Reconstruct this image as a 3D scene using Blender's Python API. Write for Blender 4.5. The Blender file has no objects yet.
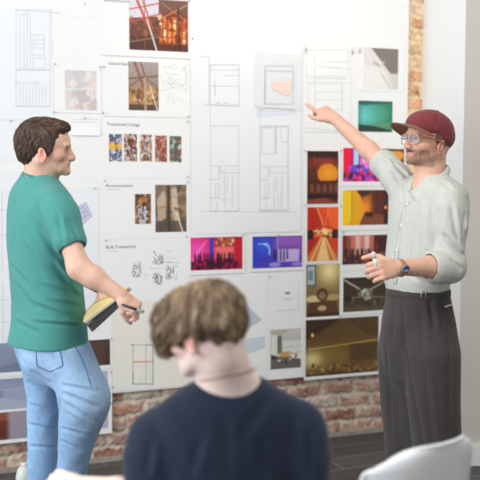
import bpy, math, random
import numpy as np
from mathutils import Matrix, Vector
random.seed(7); RNG = np.random.default_rng(7)
sc = bpy.context.scene
COL = sc.collection
PI = math.pi

# ------------------------------------------------------------------ camera
CAMZ = 1.5; F = 900.0; TH = math.atan(68/900.0)
cd = bpy.data.cameras.new('camera'); cam = bpy.data.objects.new('camera', cd); COL.objects.link(cam)
cam.location = (0, 0, CAMZ); cam.rotation_euler = (PI/2-TH, 0, 0)
cd.sensor_width = 36; cd.lens = F/480*36; cd.clip_start = .05; cd.clip_end = 100
cd.dof.use_dof = True; cd.dof.focus_distance = 3.75; cd.dof.aperture_fstop = 2.1
sc.camera = cam
vs = sc.view_settings; vs.view_transform = 'Standard'; vs.look = 'None'; vs.gamma = 1; vs.use_curve_mapping = False
vs.exposure = 0.0

def ray(px, py):
    dx = (px-240)/F; dz = (240-py)/F
    return np.array([dx, math.cos(TH)+math.sin(TH)*dz, -math.sin(TH)+math.cos(TH)*dz])
def W(px, py, Y):
    r = ray(px, py); return np.array([0, 0, CAMZ]) + r*(Y/r[1])

# ------------------------------------------------------------------ colour / materials
def lin(c):
    c = np.asarray(c, float)
    if c.max() > 1.001: c = c/255.
    return np.where(c <= .04045, c/12.92, ((c+.055)/1.055)**2.4)
def rgba(c): return tuple(float(v) for v in lin(c))+(1.,)

def mat(name, col=None, rough=.6, attr=None, noise=0, nscale=8, bump=0, bscale=60, metal=0, spec=.5, alpha=1, trans=0, sss=0, sheen=0, stretch=(1,1,1), coat=0, emit=0):
    m = bpy.data.materials.new(name); m.use_nodes = True
    nt = m.node_tree; N = nt.nodes; L = nt.links
    b = N['Principled BSDF']; b.inputs['Roughness'].default_value = rough; b.inputs['Metallic'].default_value = metal
    b.inputs['Specular IOR Level'].default_value = spec
    if sheen: b.inputs['Sheen Weight'].default_value = sheen
    if coat: b.inputs['Coat Weight'].default_value = coat
    if trans: b.inputs['Transmission Weight'].default_value = trans
    if alpha < 1: b.inputs['Alpha'].default_value = alpha
    if sss:
        b.inputs['Subsurface Weight'].default_value = sss; b.inputs['Subsurface Radius'].default_value = (.012, .005, .003); b.inputs['Subsurface Scale'].default_value = 1
    tc = N.new('ShaderNodeTexCoord'); mp = N.new('ShaderNodeMapping'); mp.inputs['Scale'].default_value = stretch
    L.new(tc.outputs['Object'], mp.inputs['Vector'])
    if attr:
        a = N.new('ShaderNodeVertexColor'); a.layer_name = attr; src = a.outputs['Color']
    else:
        r = N.new('ShaderNodeRGB'); r.outputs[0].default_value = rgba(col); src = r.outputs[0]
    n = N.new('ShaderNodeTexNoise'); n.inputs['Scale'].default_value = nscale; n.inputs['Detail'].default_value = 4
    L.new(mp.outputs[0], n.inputs['Vector'])
    mr = N.new('ShaderNodeMapRange'); mr.inputs[1].default_value = .25; mr.inputs[2].default_value = .75
    nz = max(noise, .012)
    mr.inputs[3].default_value = 1-nz; mr.inputs[4].default_value = 1+nz
    L.new(n.outputs['Fac'], mr.inputs[0])
    mx = N.new('ShaderNodeVectorMath'); mx.operation = 'SCALE'
    L.new(src, mx.inputs[0]); L.new(mr.outputs[0], mx.inputs['Scale']); L.new(mx.outputs[0], b.inputs['Base Color'])
    if bump:
        n2 = N.new('ShaderNodeTexNoise'); n2.inputs['Scale'].default_value = bscale; n2.inputs['Detail'].default_value = 3
        L.new(mp.outputs[0], n2.inputs['Vector'])
        bp = N.new('ShaderNodeBump'); bp.inputs['Strength'].default_value = bump; bp.inputs['Distance'].default_value = .004
        L.new(n2.outputs['Fac'], bp.inputs['Height']); L.new(bp.outputs[0], b.inputs['Normal'])
    return m

# ------------------------------------------------------------------ meshes / tagging
def tag(o, label=None, cat=None, group=None, kind=None):
    if label:
        o['label'] = label
        if not 4 <= len(label.split()) <= 16: print('LABEL', len(label.split()), label)
    if cat: o['category'] = cat
    if group: o['group'] = group
    if kind: o['kind'] = kind
    return o
def link(name, me, m=None, parent=None, loc=(0,0,0), rz=0, smooth=False):
    o = bpy.data.objects.new(name, me); COL.objects.link(o)
    o.location = loc; o.rotation_euler = (0, 0, rz)
    if m: me.materials.append(m)
    if parent: o.parent = parent
    if len(me.polygons): me.polygons.foreach_set('use_smooth', [bool(smooth)]*len(me.polygons))
    return o
def mesh(name, V, Fc, m=None, parent=None, loc=(0,0,0), rz=0, smooth=False, col=None):
    """V in local coordinates; quads/tris list"""
    me = bpy.data.meshes.new(name)
    V = np.asarray(V, np.float32).reshape(-1, 3)
    if isinstance(Fc, np.ndarray) and Fc.ndim == 2:
        k = Fc.shape[1]; nf = len(Fc)
        me.vertices.add(len(V)); me.vertices.foreach_set('co', V.ravel())
        me.loops.add(nf*k); me.loops.foreach_set('vertex_index', Fc.astype(np.int32).ravel())
        me.polygons.add(nf); me.polygons.foreach_set('loop_start', np.arange(0, nf*k, k, dtype=np.int32))
        me.update(calc_edges=True); me.validate()
    else:
        me.from_pydata([tuple(map(float, v)) for v in V], [], [tuple(int(i) for i in f) for f in Fc]); me.update()
    if col is not None:
        a = me.color_attributes.new('Col', 'FLOAT_COLOR', 'POINT')
        c = np.ones((len(V), 4), np.float32); c[:, :3] = col
        a.data.foreach_set('color', c.ravel())
    return link(name, me, m, parent, loc, rz, smooth)
class MB:
    def __init__(s): s.V = []; s.F = []
    def add(s, V, Fc):
        n = len(s.V); s.V += [tuple(map(float, v)) for v in V]; s.F += [tuple(int(i)+n for i in f) for f in Fc]
    def box(s, lo, hi):
        x0,y0,z0 = lo; x1,y1,z1 = hi
        s.add([(x0,y0,z0),(x1,y0,z0),(x1,y1,z0),(x0,y1,z0),(x0,y0,z1),(x1,y0,z1),(x1,y1,z1),(x0,y1,z1)],
              [(3,2,1,0),(4,5,6,7),(0,1,5,4),(1,2,6,5),(2,3,7,6),(3,0,4,7)])
    def tube(s, pts, r, n=8, cap=True, closed=False, flat=None):
        pts = [np.array(p, float) for p in pts]; m = len(pts)
        rs = r if hasattr(r, '__len__') else [r]*m
        V = []; up = None
        for i, p in enumerate(pts):
            if closed: t = pts[(i+1) % m]-pts[i-1]
            else: t = pts[min(i+1, m-1)]-pts[max(i-1, 0)]
            t = t/(np.linalg.norm(t)+1e-9)
            if up is None:
                a = np.array([0,0,1.]) if abs(t[2]) < .9 else np.array([1.,0,0])
                up = a
            side = np.cross(t, up); side /= np.linalg.norm(side)+1e-9; u2 = np.cross(side, t); up = u2
            fl = flat if flat else (1, 1)
            for k in range(n):
                a = 2*PI*k/n
                V.append(p+side*math.cos(a)*rs[i]*fl[0]+u2*math.sin(a)*rs[i]*fl[1])
        Fc = []
        for i in range(m if closed else m-1):
            j = (i+1) % m
            for k in range(n):
                Fc.append((i*n+k, i*n+(k+1) % n, j*n+(k+1) % n, j*n+k))
        if cap and not closed:
            Fc.append(tuple(range(n-1, -1, -1))); Fc.append(tuple((m-1)*n+k for k in range(n)))
        s.add(V, Fc)
    def build(s, name, m=None, parent=None, loc=(0,0,0), rz=0, smooth=False):
        V = np.array(s.V)
        return mesh(name, V-np.array(loc) if parent is None and any(loc) else V, s.F, m, parent, loc, rz, smooth)

def grid_mesh(P):
    """P (n,m,3) -> V,F"""
    n, m = P.shape[:2]
    i = np.arange(n*m).reshape(n, m)
    Fc = np.stack([i[:-1,:-1], i[1:,:-1], i[1:,1:], i[:-1,1:]], -1).reshape(-1, 4)
    return P.reshape(-1, 3), Fc

# ------------------------------------------------------------------ signed-distance modelling
def nrm(v): v = np.asarray(v, float); return v/(np.linalg.norm(v)+1e-12)
def smin(a, b, k):
    if k <= 0: return np.minimum(a, b)
    h = np.clip(.5+.5*(b-a)/k, 0, 1); return b+(a-b)*h-k*h*(1-h)
def smax(a, b, k): return -smin(-a, -b, k)
class Sdf:
    """prims are closures; folds groove / raise the surface along segments"""
    def __init__(s): s.p = []; s.folds = []; s.pf = []; s.post = None
    def add(s, f, k=.01, op='u'): s.p.append((f, k, op)); return s
    def rc(s, a, b, ra, rb, k=.01, op='u'):
        a = np.array(a, float); b = np.array(b, float); ab = b-a; l2 = ab@ab+1e-12
        def f(P):
            t = np.clip(((P-a)@ab)/l2, 0, 1)
            q = P-a-t[:, None]*ab
            return np.sqrt((q*q).sum(1))-(ra+t*(rb-ra))
        return s.add(f, k, op)
    def chain(s, pts, rs, k=.01):
        for i in range(len(pts)-1): s.rc(pts[i], pts[i+1], rs[i], rs[i+1], k)
        return s
    def ell(s, c, r, R=None, k=.01, op='u'):
        c = np.array(c, float); r = np.array(r, float); R = np.eye(3) if R is None else R
        def f(P):
            q = (P-c)@R
            k0 = np.sqrt(((q/r)**2).sum(1)); k1 = np.sqrt(((q/r**2)**2).sum(1))+1e-9
            return k0*(k0-1)/k1
        return s.add(f, k, op)
    def ecap(s, a, b, side, ra, rb, k=.01, op='u'):
        """capsule with elliptical section; ra=(half along side, half across)"""
        a = np.array(a, float); b = np.array(b, float); ab = b-a; L = np.linalg.norm(ab); t = ab/L
        sd = nrm(np.array(side, float)-np.dot(side, t)*t); n = np.cross(t, sd)
        ra = np.array(ra, float); rb = np.array(rb, float)
        def f(P):
            q = P-a; z = q@t; tt = np.clip(z/L, 0, 1); zo = z-tt*L
            r0 = ra[0]+tt*(rb[0]-ra[0]); r1 = ra[1]+tt*(rb[1]-ra[1])
            x = q@sd; y = q@n; rz = np.minimum(r0, r1)
            k0 = np.sqrt((x/r0)**2+(y/r1)**2+(zo/rz)**2)
            k1 = np.sqrt((x/r0**2)**2+(y/r1**2)**2+(zo/rz**2)**2)+1e-9
            return k0*(k0-1)/k1
        return s.add(f, k, op)
    def stack(s, rows, k=.02, op='u', cap=.01, frame=None):
        """rows: (z, cx, cy, r_along, r_across, yaw_deg) ascending or not; z-loft with elliptical sections"""
        A = np.array(sorted(rows), float); z = A[:, 0]
        cen = A[:, 1:3].mean(0)
        # smooth resample
        zz = np.linspace(z[0], z[-1], 80); B = np.stack([np.interp(zz, z, A[:, j]) for j in range(1, 6)], 1)
        for _ in range(6):
            B[1:-1] = .25*B[:-2]+.5*B[1:-1]+.25*B[2:]
        def f(P):
            pz = P[:, 2]
            c = [np.interp(pz, zz, B[:, j]) for j in range(5)]
            dx = P[:, 0]-c[0]; dy = P[:, 1]-c[1]; cy = np.cos(np.radians(c[4])); sy = np.sin(np.radians(c[4]))
            x = dx*cy+dy*sy; y = -dx*sy+dy*cy
            k0 = np.sqrt((x/c[2])**2+(y/c[3])**2); k1 = np.sqrt((x/c[2]**2)**2+(y/c[3]**2)**2)+1e-9
            d = k0*(k0-1)/k1
            dz = np.maximum(z[0]-pz, pz-z[-1])
            return smax(d, dz, cap)
        return s.add(f, k, op)
    def pfold(s, pts, w, depth):
        pts = np.array(pts, float); s.pf.append((pts, w, depth, pts.mean(0), np.linalg.norm(pts-pts.mean(0), axis=1).max())); return s
    def fold(s, a, b, w, depth): s.folds.append((np.array(a, float), np.array(b, float), w, depth)); return s
    def ev(s, P, sel=None):
        d = None
        for i, (f, k, op) in enumerate(s.p):
            if sel is not None and not sel[i]: continue
            v = f(P)
            if op == 'u': d = v if d is None else smin(d, v, k)
            elif d is not None: d = smax(d, -v, k)
        if d is None: return np.full(len(P), 1.)
        for a, b, w, dep in s.folds:
            c = (a+b)/2
            if np.linalg.norm(P.mean(0)-c) > np.linalg.norm(b-a)/2+3*w+.06: continue
            ab = b-a; t = np.clip(((P-a)@ab)/(ab@ab+1e-12), 0, 1); q = P-a-t[:, None]*ab
            d = d+dep*np.exp(-(q*q).sum(1)/(w*w))*(1-(2*t-1)**4*.8)
        if s.pf:
            mc = P.mean(0); mr = np.linalg.norm(P-mc, axis=1).max()
            for pts, w, dep, c, rr in s.pf:
                if np.linalg.norm(mc-c) > rr+3*w+mr: continue
                m = None; n = len(pts)-1
                for i in range(n):
                    a = pts[i]; ab = pts[i+1]-a
                    if math.dist(mc, a+ab/2) > mr+3*w+math.dist(a, pts[i+1])/2: continue
                    t = np.clip(((P-a)@ab)/(ab@ab+1e-12), 0, 1); q = P-a-t[:, None]*ab; dd = (q*q).sum(1); T_ = (i+t)/n
                    if m is None: m = dd; tt = T_
                    else: lt = dd < m; m = np.where(lt, dd, m); tt = np.where(lt, T_, tt)
                if m is None: continue
                d = d+dep*np.exp(-m/(w*w))*(1-np.abs(2*tt-1)**3*.9)
        if s.post: d = s.post(P, d)
        return d
    def polygonise(s, lo, hi, h=.003, n=16, margin=.03):
        lo = np.array(lo, float); hi = np.array(hi, float)
        nc = np.ceil((hi-lo)/(h*n)).astype(int)+1
        ci = np.stack(np.meshgrid(*[np.arange(c) for c in nc], indexing='ij'), -1).reshape(-1, 3)
        cen = lo+(ci+.5)*h*n; hd = h*n*.87
        D = np.stack([f(cen) for f, k, op in s.p], 1); U = np.array([op == 'u' for _, _, op in s.p])
        K = np.array([k for _, k, _ in s.p])
        dU = D[:, U].min(1); near = (np.abs(dU) < hd+margin)
        if (~U).any(): near |= (D[:, ~U].min(1) < hd+margin) & (dU < hd+margin)
        S = np.arange(n+1); sg = np.stack(np.meshgrid(S, S, S, indexing='ij'), -1).reshape(-1, 3)
        big = 4096
        def gid(a): return (a[..., 0].astype(np.int64)*big+a[..., 1])*big+a[..., 2]
        ids = []; pos = []; quads = []
        E = [((0,0,0),(1,0,0)),((0,1,0),(1,1,0)),((0,0,1),(1,0,1)),((0,1,1),(1,1,1)),
             ((0,0,0),(0,1,0)),((1,0,0),(1,1,0)),((0,0,1),(0,1,1)),((1,0,1),(1,1,1)),
             ((0,0,0),(0,0,1)),((1,0,0),(1,0,1)),((0,1,0),(0,1,1)),((1,1,0),(1,1,1))]
        cs_ = np.array([0, n/4, n/2, 3*n/4, n]); cg = np.stack(np.meshgrid(cs_, cs_, cs_, indexing='ij'), -1).reshape(-1, 3)
        for c in np.nonzero(near)[0]:
            sel = D[c] < hd+margin+K
            if not (sel & U).any(): continue
            base = ci[c]*n+1
            vc = s.ev(lo+(cg+ci[c]*n)*h, sel)
            if (vc.min() > 0 or vc.max() < 0) and np.abs(vc).min() > h*n/4: continue
            P = lo+(sg+ci[c]*n)*h
            v = s.ev(P, sel).reshape(n+1, n+1, n+1)
            if v.min() > 0 or v.max() < 0: continue
            b = v < 0
            cnt = sum(b[i:i+n, j:j+n, k:k+n].astype(np.int8) for i in (0,1) for j in (0,1) for k in (0,1))
            ac = np.argwhere((cnt > 0) & (cnt < 8))
            if len(ac) == 0: continue
            acc = np.zeros((len(ac), 3)); num = np.zeros(len(ac))
            for e0, e1 in E:
                i0 = ac+np.array(e0); i1 = ac+np.array(e1)
                v0 = v[tuple(i0.T)]; v1 = v[tuple(i1.T)]; m = (v0 < 0) != (v1 < 0)
                t = v0/(v0-v1+1e-20); t = np.where(m, t, 0)
                p = i0+(i1-i0)*t[:, None]; acc += p*m[:, None]; num += m
            pos.append(lo+(acc/num[:, None]+ci[c]*n)*h); ids.append(gid(ac+base))
            for ax in range(3):
                o = [0, 0, 0]; o[ax] = 1
                A = b[:n, :n, :n]; B2 = b[o[0]:o[0]+n, o[1]:o[1]+n, o[2]:o[2]+n]
                e = np.argwhere(A != B2)
                if len(e) == 0: continue
                fl = A[tuple(e.T)]
                u1 = np.zeros(3, int); u2 = np.zeros(3, int); u1[(ax+1) % 3] = 1; u2[(ax+2) % 3] = 1
                g = e+base
                q = np.stack([gid(g-u1-u2), gid(g-u2), gid(g), gid(g-u1)], 1)
                q[~fl] = q[~fl][:, ::-1]
                quads.append(q)
        ids = np.concatenate(ids); pos = np.concatenate(pos); Q = np.concatenate(quads)
        o = np.argsort(ids); ids = ids[o]; pos = pos[o]
        ix = np.searchsorted(ids, Q); ix = np.clip(ix, 0, len(ids)-1); ok = (ids[ix] == Q).all(1)
        return pos, ix[ok].astype(np.int32)
def snoise(P, f, seed=0):
    r = np.random.default_rng(seed); out = 0
    for _ in range(5):
        k = r.normal(size=3)*f; ph = r.uniform(0, 6.28)
        out = out+np.sin(P@k+ph)
    return out/5
def sdf_obj(name, S, lo, hi, h, m, parent=None, loc=(0,0,0), colfn=None, keep=None):
    V, Fc = S.polygonise(lo, hi, h)
    col = lin(colfn(V)) if colfn else None
    o = mesh(name, V-np.array(loc), Fc, m, None, loc if parent is None else (0,0,0), 0, True, col)
    if parent is not None:
        o.parent = parent        # parent has pure translation; V already relative to loc
    return o, V
# ------------------------------------------------------------------ the wall frame
ANG = math.radians(19.8); E = np.array([math.cos(ANG), math.sin(ANG), 0]); NW = np.array([math.sin(ANG), -math.cos(ANG), 0]); P0 = np.array([0, 4.83, 0])
def wall(px, py, w=.014):
    r = ray(px, py); o = np.array([0, 0, CAMZ])-(P0+NW*w); t = -(o@NW)/(r@NW); p = o+r*t
    return float(p@E), float(p[2])
def wp(u, z, w=0): return P0+E*u+NW*w+np.array([0, 0, z])
Wl = lambda u, w: tuple(P0+E*u+NW*w)

M = {}
# floor
def floor_mat():
    m = mat('dark_floorboards', (70, 68, 66), rough=.5)
    nt = m.node_tree; N = nt.nodes; L = nt.links; b = N['Principled BSDF']
    tc = N.new('ShaderNodeTexCoord'); mp = N.new('ShaderNodeMapping'); mp.inputs['Rotation'].default_value = (0, 0, -ANG-.05)
    L.new(tc.outputs['Object'], mp.inputs['Vector'])
    br = N.new('ShaderNodeTexBrick'); br.inputs['Scale'].default_value = 1; br.inputs['Brick Width'].default_value = 2.2; br.inputs['Row Height'].default_value = .17
    br.inputs['Mortar Size'].default_value = .004; br.inputs['Color1'].default_value = rgba((84,81,78)); br.inputs['Color2'].default_value = rgba((66,64,62)); br.inputs['Mortar'].default_value = rgba((120,118,115))
    L.new(mp.outputs[0], br.inputs['Vector'])
    m2 = N.new('ShaderNodeMapping'); m2.inputs['Scale'].default_value = (1.2, 14, 1); L.new(mp.outputs[0], m2.inputs['Vector'])
    n = N.new('ShaderNodeTexNoise'); n.inputs['Scale'].default_value = 3; n.inputs['Detail'].default_value = 6; L.new(m2.outputs[0], n.inputs['Vector'])
    mr = N.new('ShaderNodeMapRange'); mr.inputs[1].default_value = .3; mr.inputs[2].default_value = .7; mr.inputs[3].default_value = .75; mr.inputs[4].default_value = 1.25; L.new(n.outputs['Fac'], mr.inputs[0])
    s = N.new('ShaderNodeVectorMath'); s.operation = 'SCALE'; L.new(br.outputs['Color'], s.inputs[0]); L.new(mr.outputs[0], s.inputs['Scale']); L.new(s.outputs[0], b.inputs['Base Color'])
    return m
fl = MB(); fl.box((-5, -2, -.05), (4, 7, 0))
tag(fl.build('floor', floor_mat()), kind='structure')

# brick wall: relief and colours per brick
def bricks(u0, u1, z0, z1, h, pale):
    us = np.arange(u0, u1+h/2, h); zs = np.arange(z0, z1+h/2, h)
    U, Z = np.meshgrid(us, zs, indexing='ij'); Uw = U+.006*np.sin(Z*23+U*9)+.004*np.sin(U*41+1); Zw = Z+.007*np.sin(U*7.3+Z*2)+.004*np.sin(U*29+Z*11)
    ch = .077; bl = .205
    row = np.floor(Zw/ch).astype(int); off = (row % 2)*.5+(np.sin(row*12.9)*.12); k = np.floor(Uw/bl+off).astype(int)
    fu = (Uw/bl+off-k)*bl; fz = Zw-row*ch
    hsh = lambda a, b, s: (np.sin(a*127.1+b*311.7+s*74.7)*43758.5453) % 1
    wob = .004*np.sin(U*90+Z*70)+.003*np.sin(U*160-Z*130+2)
    half = hsh(row, k, 9) > .72                     # some bricks are headers
    e = np.minimum(np.minimum(fu, bl-fu), np.minimum(fz, ch-fz)); e = np.where(half, np.minimum(e, np.abs(fu-bl/2)), e)
    jt = .005+.004*hsh(row, k, 4)
    s = np.clip((e+wob-jt)/.008, 0, 1)
    n1 = sum(np.sin((U*a+Z*b)*f+c) for a, b, f, c in ((1,.4,130,0),(.3,1,170,1),(.8,-.7,210,3),(-.5,1,90,4)))/4
    n2 = sum(np.sin((U*a+Z*b)*f+c) for a, b, f, c in ((1,.9,37,0),(.5,-1,51,1),(1,.1,29,5)))/3
    dep = s*(.006+.006*hsh(row, k, 1))+.003*n1*s+.0025*n2-.016
    r = np.random.default_rng(3)
    if pale:
        pal = np.array([(236,202,164),(242,212,178),(228,176,136),(246,220,188),(216,150,110),(240,206,162)]); mor = np.array((240,216,184.))  # strong light on the upper strip is put into these paler brick colours
    else:
        pal = np.array([(184,148,132),(168,128,112),(196,166,148),(156,112,96),(180,152,136),(192,146,126),(192,178,164)]); mor = np.array((200,188,172.))
    ci = (hsh(row, k+half*(fu > bl/2)*50, 2)*len(pal)).astype(int) % len(pal)
    c = pal[ci].astype(float)
    c *= (1+.10*n1+.12*n2)[..., None]
    speck = np.random.default_rng(5).random(U.shape); c[speck > .93] *= .72; c[speck < .09] = c[speck < .09]*.5+mor*.5
    wash = np.clip((n2-.1)*2.0, 0, 1)*(.45 if not pale else .3); c = c*(1-wash[..., None])+mor*wash[..., None]
    spot = np.clip((n2*n1-.32)*6, 0, 1)*(hsh(row, k, 6) > .55); c = c*(1-spot[..., None]*.5)+np.array((96,52,40.))*spot[..., None]*.5
    c = mor*(1+.05*n1)[..., None]*(1-s[..., None])+c*s[..., None]
    P = np.stack([U, -dep, Z], -1)
    return P, np.clip(c, 5, 252)
M['brick'] = mat('old_brick', attr='Col', rough=.9, bump=.5, bscale=90, noise=.06, nscale=60, spec=.2)
uL = -4.0; uR = wall(424, 120, 0)[0]+.03
PA, CA = bricks(-1.75, uR, 0, .78, .006, False)
PB, CB = bricks(wall(404, 100, 0)[0]-.03, uR, .78, 3.2, .006, True)
V1, F1 = grid_mesh(PA); V2, F2 = grid_mesh(PB)
ub = wall(404, 100, 0)[0]-.03
plain = [(uL,0,0),(-1.75,0,0),(-1.75,0,.78),(uL,0,.78),(uL,0,.78),(ub,0,.78),(ub,0,3.2),(uL,0,3.2)]
V3 = np.array(plain)+[0, .004, 0]; F3 = np.array([(0,1,2,3),(4,5,6,7)])
VB = np.concatenate([V1, V2, V3]); FB = np.concatenate([F1, F2+len(V1), F3+len(V1)+len(V2)])
CC = np.concatenate([CA.reshape(-1,3), CB.reshape(-1,3), np.full((8,3), 170.)])
o = mesh('wall_back', VB, FB[:, ::-1], M['brick'], None, tuple(P0), ANG, True, lin(CC)); tag(o, kind='structure')

# splayed white wall on the right, with its skirting
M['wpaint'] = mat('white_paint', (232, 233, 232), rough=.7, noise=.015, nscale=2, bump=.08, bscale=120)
M['wpaint_shaded'] = mat('white_paint_shaded', (206, 199, 190), rough=.7, noise=.015, nscale=2, bump=.08, bscale=120)  # shaded copy of the white paint, the darker warm shade put into its colour
M['skirt'] = mat('skirting_white', (232, 230, 226), rough=.4)
c0 = W(423.5, 0, 5.21)[:2]; c1 = W(462, 220, 4.52)[:2]; c2 = c1+np.array([2.2, .12])
def prism(poly, z0, z1):
    n = len(poly); V = [(p[0], p[1], z0) for p in poly]+[(p[0], p[1], z1) for p in poly]
    return V, [tuple(range(n))[::-1], tuple(range(n, 2*n))]+[(i, (i+1) % n, n+(i+1) % n, n+i) for i in range(n)]
c0b = c0+np.array([.02, .4])
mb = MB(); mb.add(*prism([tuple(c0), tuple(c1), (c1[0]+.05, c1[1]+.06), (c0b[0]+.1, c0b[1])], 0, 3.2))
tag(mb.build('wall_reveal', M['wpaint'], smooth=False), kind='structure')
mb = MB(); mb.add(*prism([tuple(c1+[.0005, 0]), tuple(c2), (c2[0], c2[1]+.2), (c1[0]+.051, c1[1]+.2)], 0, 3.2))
tag(mb.build('wall_right', M['wpaint_shaded']), kind='structure')
mb = MB(); q = c1+np.array([.035, -.016])
mb.add(*prism([tuple(q), (c2[0], c2[1]-.016), (c2[0], c2[1]), (q[0], q[1]+.016)], 0, .10)); mb.add(*prism([(q[0]+.002, q[1]+.005), (c2[0], c2[1]-.011), (c2[0], c2[1]), (q[0]+.002, q[1]+.016)], .10, .115))
tag(mb.build('baseboard_right', M['skirt']), kind='structure')

# low cement kerb along the foot of the brick
mb = MB(); mb.box((-1.75, -.012, 0), (uR-.05, .012, .022))
tag(mb.build('baseboard_back', mat('cement', (150, 146, 138), rough=.95, noise=.2, nscale=25, bump=.6, bscale=40), None, tuple(P0), ANG) if False else mesh('baseboard_back', np.array(mb.V), mb.F, mat('cement', (158, 152, 142), rough=.95, noise=.2, nscale=25, bump=.6, bscale=40), None, tuple(P0), ANG), kind='structure')

# white display board
M['board'] = mat('board_white', (240, 240, 238), rough=.6, noise=.01, nscale=3)
ubr = wall(407, 150, .012)[0]
zl = wall(-30, 402, .012)[1]; zr = wall(380, 371.5, .012)[1]; z0b = (wall(115, 391.5, .012)[1]+wall(375, 372.5, .012)[1])/2
mb = MB()
seams = [-1.75, -.62, .0, ubr]
mb.box((-1.75, -.012, z0b), (ubr, -.001, 3.1))
bd = mesh('display_board', np.array(mb.V), mb.F, M['board'], None, tuple(P0), ANG)
tag(bd, 'large white display board fixed over the brick wall, papers pinned all over it', 'board')
print('board bottom z', z0b, zl, zr, 'ubr', ubr)

# ------------------------------------------------------------------ painter for prints
class Pic:
    def __init__(s, w, h, res=.0026):
        s.nx = max(6, int(w/res)); s.ny = max(6, int(h/res)); s.w = w; s.h = h
        s.x, s.y = np.meshgrid((np.arange(s.nx))/(s.nx-1), (np.arange(s.ny))/(s.ny-1))
        s.c = np.zeros((s.ny, s.nx, 3)); s.asp = h/w; s.r = np.random.default_rng(int(w*1000)+int(h*777))
    def grad(s, a, b, ang=90):
        t = s.x*math.cos(math.radians(ang))+s.y*math.sin(math.radians(ang)); t = (t-t.min())/(t.max()-t.min())
        s.c[:] = np.array(a)*(1-t[..., None])+np.array(b)*t[..., None]; return s
    def mask(s, m, col, a=1): m = np.clip(m, 0, 1)[..., None]*a; s.c = s.c*(1-m)+np.array(col, float)*m; return s
    def rect(s, x0, y0, x1, y1, col, a=1, soft=.01):
        m = np.minimum(np.minimum(s.x-x0, x1-s.x), np.minimum(s.y-y0, y1-s.y))/soft+.5; return s.mask(m, col, a)
    def ell(s, cx, cy, rx, ry, col, a=1, soft=.15):
        d = np.sqrt(((s.x-cx)/rx)**2+((s.y-cy)/ry)**2); return s.mask((1-d)/soft+.5, col, a)
    def glow(s, cx, cy, rx, ry, col, a=1):
        return s.mask(np.exp(-((s.x-cx)/rx)**2-((s.y-cy)/ry)**2), col, a)
    def poly(s, pts, col, a=1, soft=.012):
        ins = np.zeros(s.x.shape, bool); dm = np.full(s.x.shape, 9.); n = len(pts)
        for i in range(n):
            (x0, y0), (x1, y1) = pts[i], pts[(i+1) % n]
            c = ((y0 > s.y) != (y1 > s.y)) & (s.x < (x1-x0)*(s.y-y0)/(y1-y0+1e-12)+x0); ins ^= c
            t = np.clip(((s.x-x0)*(x1-x0)+(s.y-y0)*(y1-y0))/((x1-x0)**2+(y1-y0)**2+1e-12), 0, 1)
            dm = np.minimum(dm, np.hypot(s.x-x0-t*(x1-x0), s.y-y0-t*(y1-y0)))
        return s.mask(np.where(ins, dm, -dm)/soft+.5, col, a)
    def line(s, x0, y0, x1, y1, w, col, a=1):
        t = np.clip(((s.x-x0)*(x1-x0)+(s.y-y0)*(y1-y0))/((x1-x0)**2+(y1-y0)**2+1e-12), 0, 1)
        d = np.hypot(s.x-x0-t*(x1-x0), (s.y-y0-t*(y1-y0))); return s.mask((w-d)/.012+.5, col, a)
    def speck(s, n, box, cols, size=(.01, .03), a=.9):
        for _ in range(n):
            cx = s.r.uniform(box[0], box[2]); cy = s.r.uniform(box[1], box[3]); r = s.r.uniform(*size)
            c = cols[s.r.integers(len(cols))]; s.ell(cx, cy, r*s.r.uniform(.6, 1.6), r*s.r.uniform(.6, 2)/max(s.asp, .4), c, a, .5)
        return s
    def people(s, n, y, h, col, x0=.05, x1=.95):
        for i in range(n):
            cx = x0+(x1-x0)*(i+s.r.uniform(.1, .9))/n; hh = h*s.r.uniform(.8, 1.15)
            s.ell(cx, y+hh*.1, .012, .03/s.asp*.8, col, .95, .4); s.rect(cx-.016, y+hh*.18, cx+.016, y+hh, col, .9, .02)
        return s
    def noise(s, amt, f=30):
        n = s.r.normal(size=(s.ny, s.nx)); s.c *= (1+amt*n)[..., None]; return s
    def out(s): return np.clip(s.c, 2, 253)

M['print'] = mat('photo_print_ink', attr='Col', rough=.35, spec=.4)
M['ink'] = mat('drawing_ink', (120, 128, 138), rough=.8); M['inkl'] = mat('faint_ink', (168, 174, 184), rough=.8)
M['inkd'] = mat('dark_ink', (58, 58, 60), rough=.8); M['inkr'] = mat('red_ink', (222, 120, 96), rough=.8); M['inkf'] = mat('very_faint_ink', (208, 210, 213), rough=.8)
M['paper'] = mat('paper_white', (240, 240, 239), rough=.55, noise=.01, nscale=6, spec=.3)
M['paper_blue'] = mat('paper_cool', (236, 238, 240), rough=.5, noise=.012, nscale=5, spec=.3)
M['paper_cream'] = mat('paper_cream', (236, 233, 222), rough=.6, noise=.012, nscale=5, spec=.3)
M['pin'] = mat('pin_dark', (70, 68, 72), rough=.35, spec=.6)
M['black'] = mat('black_plastic', (24, 24, 26), rough=.4)

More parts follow.
